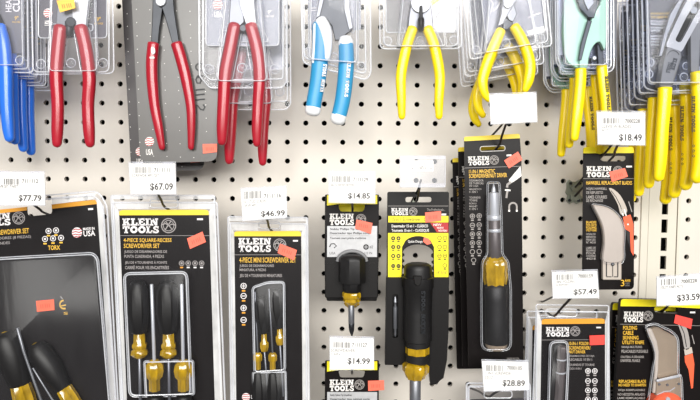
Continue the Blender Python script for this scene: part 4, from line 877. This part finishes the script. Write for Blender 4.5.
# carded red pliers without a shell
def carded(label, x):
    root = pliers_pack(label, 175, 80, 'red pliers tied to plain grey cards', .095); h = .095
    cd_ = card(root, rquad([(129.5, -40), (222, -40), (217, 158), (211, 161.5), (150, 163), (140, 160)], [2, 2, 6, 4, 4, 5]), h, 'frosted_card')
    mb = MB(); hq = h + .0003
    for i in range(7):
        for j in range(13):
            X, Y = 136 + i * 13.4 + j * .35, -4 + j * 13.3 + i * .5
            if X < 214 and Y < 158: mb.disc(X, Y, .45, hq, 'white_print', 6)
    globe(mb, 149.5, 141.5, 4.6, hq); mb.text('USA', 146, 149, 153, 155, hq, 'white_print', .02)
    # marker numerals 061112 written down the card
    x0, x1 = 195.2, 204.6
    zero = lambda y: [(x, yy) for x, yy in ((200 + 4.4 * math.cos(a), y + 3.6 * math.sin(a)) for a in [2 * math.pi * k / 14 for k in range(15)])]
    mb.stroke(zero(67), 1.45, hq + .0004, 'marker_ink')
    mb.stroke([(204.6, 77.6), (201.5, 75.6), (197.6, 76), (195.8, 79.5), (197, 83), (200, 83), (201.2, 80), (199.8, 77.2), (197.5, 77.2)], 1.45, hq + .0004, 'marker_ink')
    for y in (89.5, 94.5, 99.5): mb.stroke([(195.4, y + .6), (200, y), (204.8, y - .4)], 1.45, hq + .0004, 'marker_ink')
    mb.stroke([(203, 104.4), (204.8, 107), (203.4, 110), (200.6, 109.4), (197.6, 105.6), (195.8, 104.6), (195.8, 114)], 1.45, hq + .0004, 'marker_ink')
    printing(mb, root, cd_)
    ho = head(root, [('dark_steel', [(153.4, -30), (161, -30), (162.8, 8), (159.6, 28), (158, 43), (151, 43), (152.2, 20)], .006, .006), ('dark_steel', [(160, -30), (172, -30), (174, 8), (176.4, 25), (179, 42), (172.4, 43), (167, 24), (162, 8)], .008, .005)], h)
    mb = MB(); mb.poly(circ(160.6, 1, 5.2, 18), h + .0105, .003, 'bright_steel', bev=.7); mb.build('pivot', ho, root, smooth=30)
    grip(ho, root, pth([(153.6, 43.5, 5.6), (152, 60, 5.6), (152.2, 78, 5.5), (154.6, 105, 5.0), (158.8, 128, 4.4), (162, 147, 3.2)], h + .006), 'red_vinyl', cap=(.25, 1))
    grip(ho, root, pth([(176.6, 43.5, 5.6), (181, 58, 5.6), (186, 78, 5.4), (190.6, 105, 4.6), (191.4, 128, 4.0), (191, 147, 3.0)], h + .006), 'red_vinyl', cap=(.25, 1))
    mb = MB(); mb.poly(smooth_poly([(151.6, 47), (154.4, 48), (155, 52.4), (152.6, 54.4), (151, 51)], 3), h + .0125, .0008, 'white_print'); mb.poly(rect(149.6, 56.6, 154.4, 58.6, .8), h + .0125, .0008, 'white_print'); mb.build('grip_mark', ho, root, smooth=0)
    sticker(root, [(202.6, 144), (217, 143.8), (217, 152), (203, 153.6)], h + .0005)
    return root
r0 = carded('front bare red-handled pliers on grey card with handwritten marker numbers', 0)
r1 = dup(r0, 'rear red-handled pliers card, dark strip left of the front grey card', move((140, 160), .095, (131, 169), .06))
for o in bpy.data.objects:
    if o.parent == r1 and o.name.startswith('card'):
        o.data = o.data.copy(); o.data.materials[0] = MATS['dim_card']; o['label'] = 'darker grey card'
# red pack, two deep
root = pliers_pack('front red-handled pliers pack, right of the grey card', 243, 60, 'red-handled pliers packs in clear shells'); h = H
cd_ = card(root, rquad([(206, -30), (279, -30), (279, 45.4), (206, 45.4)], 3), h, 'blue_grey_card')
mb = MB(); globe(mb, 217.6, 4.6, 5, hq if False else h + .0003); mb.text('USA', 214, 11.4, 222, 17.4, h + .0003, 'white_print', .03); mb.text('9"', 267.6, 10, 271.4, 14, h + .0003, 'white_print', .02); mb.text('INCHES', 265.6, 15.4, 274, 17.2, h + .0003, 'white_print', 0); printing(mb, root, cd_)
ho = head(root, [('steel', [(232, -30), (244, -30), (243, 4), (244, 22), (240, 26), (229, 25), (230, 5)], .009, .004), ('bright_steel', [(236, -30), (256, -30), (254, 2), (256, 23), (246, 24), (240, 6)], .011, .004), ('dark_steel', circ(243, 28, 3.6, 14), .0115, .004)], h)
grip(ho, root, pth([(234.6, 26, 6.2), (230, 50, 6.3), (225.4, 75, 6.3), (223.6, 105, 6.0), (222.4, 128, 5.6), (222, 141, 4.4)], h + .009), 'red_vinyl')
grip(ho, root, pth([(251, 26, 6.2), (257, 50, 6.2), (259.6, 75, 6.1), (258, 105, 5.4), (257, 128, 5.2), (257, 143, 4.0)], h + .009), 'red_vinyl')
shell(root, [(198.5, -40), (286, -40), (286.5, 82), (282, 88), (210, 88), (199.5, 76)], h, [([(229, -40), (258, -40), (268, 82), (216, 82)], .016, 6, 1.6)], 'glare_shell', r=3, ew=.7, rivets=[(209, 69, 4.6), (242, 68, 4.6), (275, 69, 4.6)], second=[(203, -40), (283, -40), (283, 79), (210, 80), (203, 72)], inner=[rect(206, -38, 279, 45.8, 4), rquad([(222, 31), (264, 31), (269, 42), (218, 42)], 3), rquad([(227, 25), (243, 25), (232.5, 80), (216.5, 80)], 3), rquad([(243.5, 25), (259.5, 25), (268, 80), (252.5, 80)], 3)])
dup(root, 'rear red-handled pliers pack, lower tips behind the front pair', move((239.5, 144), .109, (246, 163), .078))
# blue and white grips
root = pliers_pack('pliers pack with sky blue and white cushioned grips', 336, 50, None); h = H
cd_ = card(root, rquad([(308, -30), (361, -30), (361, 30), (308, 30)], 3), h, 'blue_grey_card'); mb = MB(); mb.line(311, 8, 317, 8, .6, h + .0003, 'white_print'); mb.line(311, 10.5, 316, 10.5, .6, h + .0003, 'white_print'); printing(mb, root, cd_)
ho = head(root, [('dark_steel', [(320, -30), (344, -30), (345, 0), (348, 22), (352, 30), (346, 34), (341, 40), (335, 40), (332, 26), (326, 18), (320, 21), (318, 16), (322, 0)], .008, .005), ('steel', [(344, -30), (350, -30), (350, 8), (353, 28), (349, 30), (344, 10)], .010, .003), ('steel', [(318, -30), (325, -30), (324, 0), (320, 16), (316, 18), (319, 0)], .010, .003)], h)
def cushion(path, m): return path
g1 = grip(ho, root, pth([(320, 26, 8), (321, 40, 8.6), (320, 60, 8.2), (317.6, 82, 7.8), (314.4, 100, 7.6), (313.4, 107, 7.6)], h + .009), 'sky_grip', cap=(.7, .2))
mb = MB(); mb.bar(catmull(pth([(321, 21, 6), (325, 30, 6.6), (327, 44, 5.4), (326.6, 58, 3.6)], h + .0125), 5), 'white_grip', .8, 12, (.7, .6)); mb.build('grip_inlay', g1, root, smooth=50, label='white grip inlay')
mb = MB(); mb.bar(pth([(313.4, 107, 7.9), (312.6, 111.5, 7.9)], h + .009), 'white_grip', .8, 14, (0, .6)); mb.build('grip_end', g1, root, smooth=50, label='white grip end')
mb = MB(); mb.bar(catmull(pth([(315, 25, 1.8), (314.6, 40, 1.6), (313, 62, 1.2)], h + .0145), 5), 'white_grip', .6, 8); mb.build('grip_stripe', g1, root, smooth=50, label='thin white stripe')
g2 = grip(ho, root, pth([(346, 44, 7.4), (346.4, 60, 7.8), (345.4, 78, 7.8), (343, 98, 7.8), (340, 112, 7.6), (338.6, 116, 7.6)], h + .009), 'sky_grip', cap=(.3, .2))
mb = MB(); mb.bar(pth([(345.6, 38, 6), (345.8, 42.5, 7.7), (346, 45, 7.7)], h + .009), 'white_grip', .8, 14, (.4, 0)); mb.build('grip_collar', g2, root, smooth=50, label='white grip collar')
mb = MB(); mb.bar(pth([(339.2, 115, 7.9), (338, 119.5, 7.9)], h + .009), 'white_grip', .8, 14, (0, .7)); mb.build('grip_end', g2, root, smooth=50, label='white grip end')
for g_, bx, rt, tl_ in ((g1, (321.6, 64, 325.4, 92), 90, .13), (g2, (345.8, 61, 349.6, 97), -90, .09)):
    mb = MB(); x0, y0, x1, y1 = bx; my = y0 + (y1 - y0) * .5; dx = math.tan(tl_) * (y1 - y0) * .25
    a, b = ('TOOLS', 'KLEIN') if rt == 90 else ('KLEIN', 'TOOLS')
    mb.glyphs(*SL[a], (x0 + dx, y0, x1 + dx, my - 1.2), h + .0168, 'white_print', rt, tl_); mb.glyphs(*SL[b], (x0 - dx, my + 1.2, x1 - dx, y1), h + .0166, 'white_print', rt, tl_)
    mb.build('lettering', g_, root, smooth=0, recalc=False)
shell(root, [(300, -40), (370, -40), (371, 74), (366, 80), (303, 63)], h, [([(311, -40), (358, -40), (358, 64), (308, 60)], .02, 6, 1.8)], 'glare_shell', r=5, ew=.8, rivets=[(308, 52, 4), (334, 57, 4), (361, 66, 4)], second=[(304, -40), (364, -40), (366, 74), (304, 58)], inner=[rquad([(316, -38), (356, -38), (354, 34), (346, 28), (338, 42), (330, 24), (318, 18)], 3)])
# yellow diagonal pliers, single
root = pliers_pack('single pack of slim yellow-handled pliers with black spring', 420, 45, None); h = H
cd_ = card(root, rquad([(386, -30), (456.4, -30), (456.4, 32.4), (386, 32.4)], 3), h, 'dim_card')
mb = MB(); mb.poly(rquad([(428, -29), (455.6, -29), (455.6, 31.6), (431, 31.6)], [0, 0, 3, 0]), h + .0002, 0, 'paper'); mb.poly([(431, 0), (440, 0), (432, 6)], h + .0004, 0, 'yellow_band'); mb.stroke([(436, 18), (439, 12), (443, 16), (446, 11), (450, 17)], .7, h + .0004, 'faint_ink'); mb.text('8"', 447.6, 21.4, 450.6, 25, h + .0004, 'ink', 0); mb.text('INCHES', 445, 26.4, 453.4, 28, h + .0004, 'faint_ink', 0); printing(mb, root, cd_)
ho = head(root, [('bright_steel', circ(421, 3, 10, 22), .012, .005), ('steel', [(411, 6), (420, 14), (418, 28), (408, 29), (409, 16)], .009, .005), ('steel', [(431, 6), (422, 14), (424, 28), (433.4, 29), (432.4, 16)], .009, .005), ('steel', [(413, -30), (429, -30), (430, -4), (412, -4)], .009, .005)], h)
mb = MB(); mb.bar(pth([(421, 6, 1.6), (421, 17, 2), (421, 19, 3.4), (421, 24, 3.4), (421, 30, 2.8)], h + .0145), 'rubber', .8, 10, (.3, .4)); mb.build('spring', ho, root, smooth=45)
grip(ho, root, pth([(412.6, 29, 5.2), (408, 42, 5.2), (404, 58, 5.3), (400.9, 77, 5.2), (401.4, 100, 4.5), (401.8, 116, 3.6)], h + .009), 'yellow_vinyl')
grip(ho, root, pth([(427.4, 29, 5.2), (433, 42, 5.2), (437, 58, 5.3), (439.8, 77, 5.1), (438.9, 100, 4.6), (439, 116, 3.6)], h + .009), 'yellow_vinyl')
shell(root, [(379, -40), (461, -40), (461.5, 48.5), (380, 49)], h, [([(406, -40), (435, -40), (447, 47), (397, 47)], .017, 5, 1.6)], 'glare_shell', r=6, ew=.7, rivets=[(387.4, 41, 4.2), (421, 41, 4.4), (454, 40, 4.2)], second=[(383, -40), (458, -40), (458, 46), (384, 46)], inner=[rect(386, -38, 456.4, 32.6, 3), rquad([(406, 28), (420, 28), (408, 47), (399, 47)], 3), rquad([(422, 28), (435, 28), (444, 47), (433, 47)], 3)])
# yellow packs three deep, front one tilted
root = pliers_pack('front tilted pack of yellow-handled pliers above the blank tag', 508, 40, 'yellow-handled pliers packs above the blank tag', .112); h = .112
cd_ = card(root, rquad([(478, -34), (538, -38), (546, 32), (486, 44)], 3), h, 'blue_grey_card')
mb = MB(); mb.stroke([(487, -4), (493, 3), (491, 12), (497, 8), (502, -2)], .8, h + .0003, 'white_print'); mb.stroke([(528, 18), (534, 15), (540, 13)], .8, h + .0003, 'white_print'); mb.poly([(527, 31), (544, 26), (545, 31), (529, 37)], h + .0003, 0, 'white_print'); printing(mb, root, cd_)
ho = head(root, [('steel', [(500, -30), (513, -30), (513, 0), (517, 14), (513, 22), (509, 20), (504, 10), (501, -4)], .010, .005), ('steel', [(507, -30), (518, -30), (517, 0), (508, 14), (503, 24), (498, 26), (501, 14)], .012, .005), ('bright_steel', circ(508, 4, 4.2, 14), .0145, .003), ('dark_steel', [(503, 20), (510, 17), (513, 24), (507, 30), (503, 28)], .008, .004)], h)
grip(ho, root, pth([(500.6, 31, 4.9), (494, 46, 5.3), (487, 64, 5.6), (482.6, 80, 5.2), (484, 92, 4.4), (488.4, 99, 3.2)], h + .010), 'yellow_vinyl')
grip(ho, root, pth([(514.4, 27, 5.0), (521, 38, 5.3), (527, 52, 5.4), (530, 66, 5.4), (528.4, 80, 5.2), (525.4, 89, 3.6)], h + .010), 'yellow_vinyl')
shell(root, [(463, -36), (543, -44), (552, 46), (507, 51), (470, 60)], h, [([(492, -40), (522, -42), (538, 44), (484, 54)], .018, 5, 1.6)], 'glare_shell', r=5, ew=.75, rivets=[(506, 43, 4.2), (476, 50, 4), (541, 38, 4)], second=[(467, -36), (541, -42), (548, 42), (508, 48), (473, 55)], inner=[rquad([(478, -34), (538, -38), (546, 32), (486, 44)], 4)])
for k, (a, b, hh) in enumerate((((482.8, 117), 0, .09), ((478.5, 126), 0, .07))):
    c = dup(root, ('second yellow-handled pliers pack, tips just left of the blank tag', 'rearmost yellow-handled pliers pack, lowest tips beside the blank tag')[k], move((488.4, 101), .122, a, hh + .010))
# green snips three deep
root = pliers_pack('front pack of pale green snips with yellow handles', 588, 50, 'pale green snips packs', .108); h = .108
cd_ = card(root, rquad([(557, -30), (618, -30), (616, 58), (557, 58)], 2), h, 'slate_card')
mb = MB(); mb.poly(rect(558, -28, 573, 55), h + .0002, 0, 'white_print'); mb.text('AVIATION', 564, 13, 573.5, 15.4, h + .0004, 'gold_print', 0); mb.text('SNIPS', 564, 16.6, 571, 18.6, h + .0004, 'gold_print', 0); printing(mb, root, cd_)  # blank white strip stands in for glare down the left side
ho = head(root, [('pale_green', smooth_poly([(568, -30), (578, -30), (580, 6), (587, 18), (585, 30), (581, 48), (580, 67), (573, 66), (566, 58), (563, 36), (564, 10)], 3), .009, .004),
    ('pale_green', smooth_poly([(600, -30), (607, -30), (608, 10), (607, 34), (604.5, 50), (600, 42), (594, 45), (589, 56), (587, 68), (579.5, 68), (582, 48), (588, 28), (595, 12), (601, 0)], 3), .013, .004),
    ('dark_steel', [(573, -30), (594, -30), (598, 6), (594, 18), (588, 17), (580, 8), (576, -4)], .0145, .003), ('steel', [(583, -20), (592, -20), (594, 4), (588, 10), (584, 2)], .0165, .002),
    ('dark_steel', [(588, 20), (592, 21), (587, 38), (581.5, 60), (578.6, 60), (581, 44)], .0145, .002), ('dark_steel', [(597, 44), (603, 44), (603.4, 66), (598.4, 66)], .008, .004), ('bright_steel', circ(594.5, 58, 2.2, 12), .010, .003)], h, 'snips')
grip(ho, root, pth([(580.6, 69, 5.4), (580.4, 80, 5.5), (578.6, 100, 5.4), (576.4, 120, 5.2), (574.4, 138, 4.0)], h + .010), 'yellow_vinyl', cap=(.15, .8))
g2 = grip(ho, root, pth([(601.4, 66, 5.0), (603, 82, 5.1), (605.4, 104, 5.1), (606.6, 124, 5.0), (606, 144, 4.2)], h + .010), 'yellow_vinyl', cap=(.15, .8))
mb = MB(); mb.glyphs(*SL['KLEIN'], (605.6, 76, 608.6, 92), h + .0158, 'black_print', -90, -.08); mb.glyphs(*SL['TOOLS'], (607, 94, 610, 112), h + .0158, 'black_print', -90, -.08); mb.build('lettering', g2, root, smooth=0, recalc=False)
shell(root, [(555, -40), (613, -40), (614, 68), (610, 72), (563, 72), (556, 62)], h, [([(562, -40), (608, -40), (608, 66), (564, 66)], .022, 5, 1.8)], 'dim_shell', r=4, ew=.75, rivets=[(568, 57, 3.8), (609, 62, 2.6)], second=[(557, -40), (611, -40), (611, 68), (563, 69), (558, 60)])
for k, (a, hh) in enumerate((((569, 147, ), .09), ((561, 156), .066))):
    dup(root, ('second green snips pack, yellow tip just left of the front one', 'rearmost green snips pack, lowest yellow tip at the left')[k], move((574.4, 140), .118, a, hh + .010))
# long-handled grey and yellow cutters at the right edge
root = pliers_pack('front pack of grey and yellow locking pliers at the right edge', 670, 60, 'grey and yellow pliers packs at the right edge', .12); h = .12
cd_ = card(root, rquad([(648, -30), (720, -30), (720, 55.6), (648, 55.6)], 2), h, 'dim_card')
mb = MB(); hq = h + .0003
mb.text('BROAD JAW OPENS', 650.8, 12.6, 672, 15, hq, 'gold_print', .010); mb.text('TO GRIP PIPE', 650.8, 16, 671, 18.4, hq, 'gold_print', .010)
for t_, bx in (('BOCA ANCHA', (650.8, 20.2, 668.5, 22.6)), ('PARA SUJETAR', (650.8, 23.4, 668, 25.6)), ('TUBERÍA', (650.8, 26.6, 665.4, 28.6)), ('LARGE', (650.8, 29.4, 660.4, 31.4)), ('MÂCHOIRE', (650.8, 35, 663, 37)), ('POUR TUYAU', (650.8, 38, 661.6, 40)), ('10 PO', (650.8, 41, 659.4, 42.6)), ('25 CM', (650.8, 44, 659, 45.6))): mb.text(t_, *bx, hq, 'white_print', .01)
printing(mb, root, cd_)
mb = MB()
oute = smooth_poly([(716, -12), (700, -12), (690, -4), (679, 16), (670, 36), (666.5, 46), (673, 49.5), (681, 51.5), (687, 42), (697, 24), (708, 6)], 3); slo = smooth_poly([(696, 2), (700.5, 6), (693, 20), (685, 35), (680.5, 42), (675.6, 40), (678.6, 33), (686, 18)], 3)
mb.poly(oute, h + .013, .006, 'light_grey_metal', [slo]); mb.poly(inset(slo, -.8), h + .009, .001, 'black_plastic'); mb.poly(circ(694, 10, 4, 14), h + .012, .003, 'steel', bev=.5)
mb.poly([(718, -14), (706, -14), (698, 10), (690, 34), (690.6, 72), (699, 72), (700.4, 40), (716, 8)], h + .009, .005, 'grip_grey', bev=.8)
mb.poly([(670, 14), (680, -2), (684, -2), (668, 34), (662, 56), (659, 56), (664, 34)], h + .011, .003, 'steel', bev=.5)
ho = mb.build('pliers', root, root, smooth=35)
mb = MB(); mb.poly(rquad([(667.4, 46.5), (680.6, 51), (681.6, 57), (671.6, 88), (659, 87), (662.6, 64)], 1.5), h + .014, .008, 'grip_grey', bev=1.0)
mb.stroke(circ(673, 57, 6.4, 10, math.pi * 1.1, math.pi * 1.9), .7, h + .0143, 'black_print'); mb.glyphs(*SL['TOOLS'], (667, 62, 671, 73), h + .0143, 'dark_steel', -90, .25); mb.glyphs(*SL['KLEIN'], (672, 58, 676, 70), h + .0143, 'dark_steel', -90, .25); mb.build('grey_grip', ho, root, smooth=30)
g1 = grip(ho, root, pth([(665, 88, 6.6), (664, 105, 6.4), (662, 130, 6.2), (660.4, 158, 6.2), (658.6, 177, 5.2)], h + .010), 'yellow_vinyl', cap=(.15, .9))
g2 = grip(ho, root, pth([(697, 72, 6.2), (699, 95, 7), (700.4, 130, 7.4), (700, 160, 7.4), (696.6, 178, 6.2)], h + .010), 'yellow_vinyl', cap=(.15, .9))
for g_, bx in ((g2, (691.6, 96, 695.2, 132)),):
    mb = MB(); my = (bx[1] + bx[3]) / 2; mb.glyphs(*SL['KLEIN'], (bx[0], bx[1], bx[2], my - 1.4), h + .0172, 'black_print', -90); mb.glyphs(*SL['TOOLS'], (bx[0], my + 1.4, bx[2], bx[3]), h + .0172, 'black_print', -90)
    for k, y in enumerate((146, 151, 156)): mb.ring(693.6, y, 1.3, .5, h + .0172, 'black_print', 10)
    mb.build('lettering', g_, root, smooth=0, recalc=False)
shell(root, [(641, -40), (725, -40), (725, 88), (660, 92), (644, 88)], h, [([(645, -40), (722, -40), (722, 84), (648, 84)], .021, 5, 2)], 'dim_shell', r=5, ew=.8, rivets=[(650, 62, 4), (649, 74, 4), (686, 66, 3.4), (684, 77, 4)], second=[(646, -40), (725, -40), (725, 84), (648, 84)])
for k, (a, hh) in enumerate((((648.6, 187), .099), ((638.6, 195), .076), ((631, 201), .056))):
    dup(root, ('second grey and yellow pliers pack, just behind the front at the right edge', 'third grey and yellow pliers pack, long grip with dark lettering', 'rearmost grey and yellow pliers pack, lowest tips over the slotted upright')[k], move((658.6, 180), .130, a, hh + .010))
# drop the helper property
for o in bpy.data.objects:
    if '_o' in o: del o['_o']
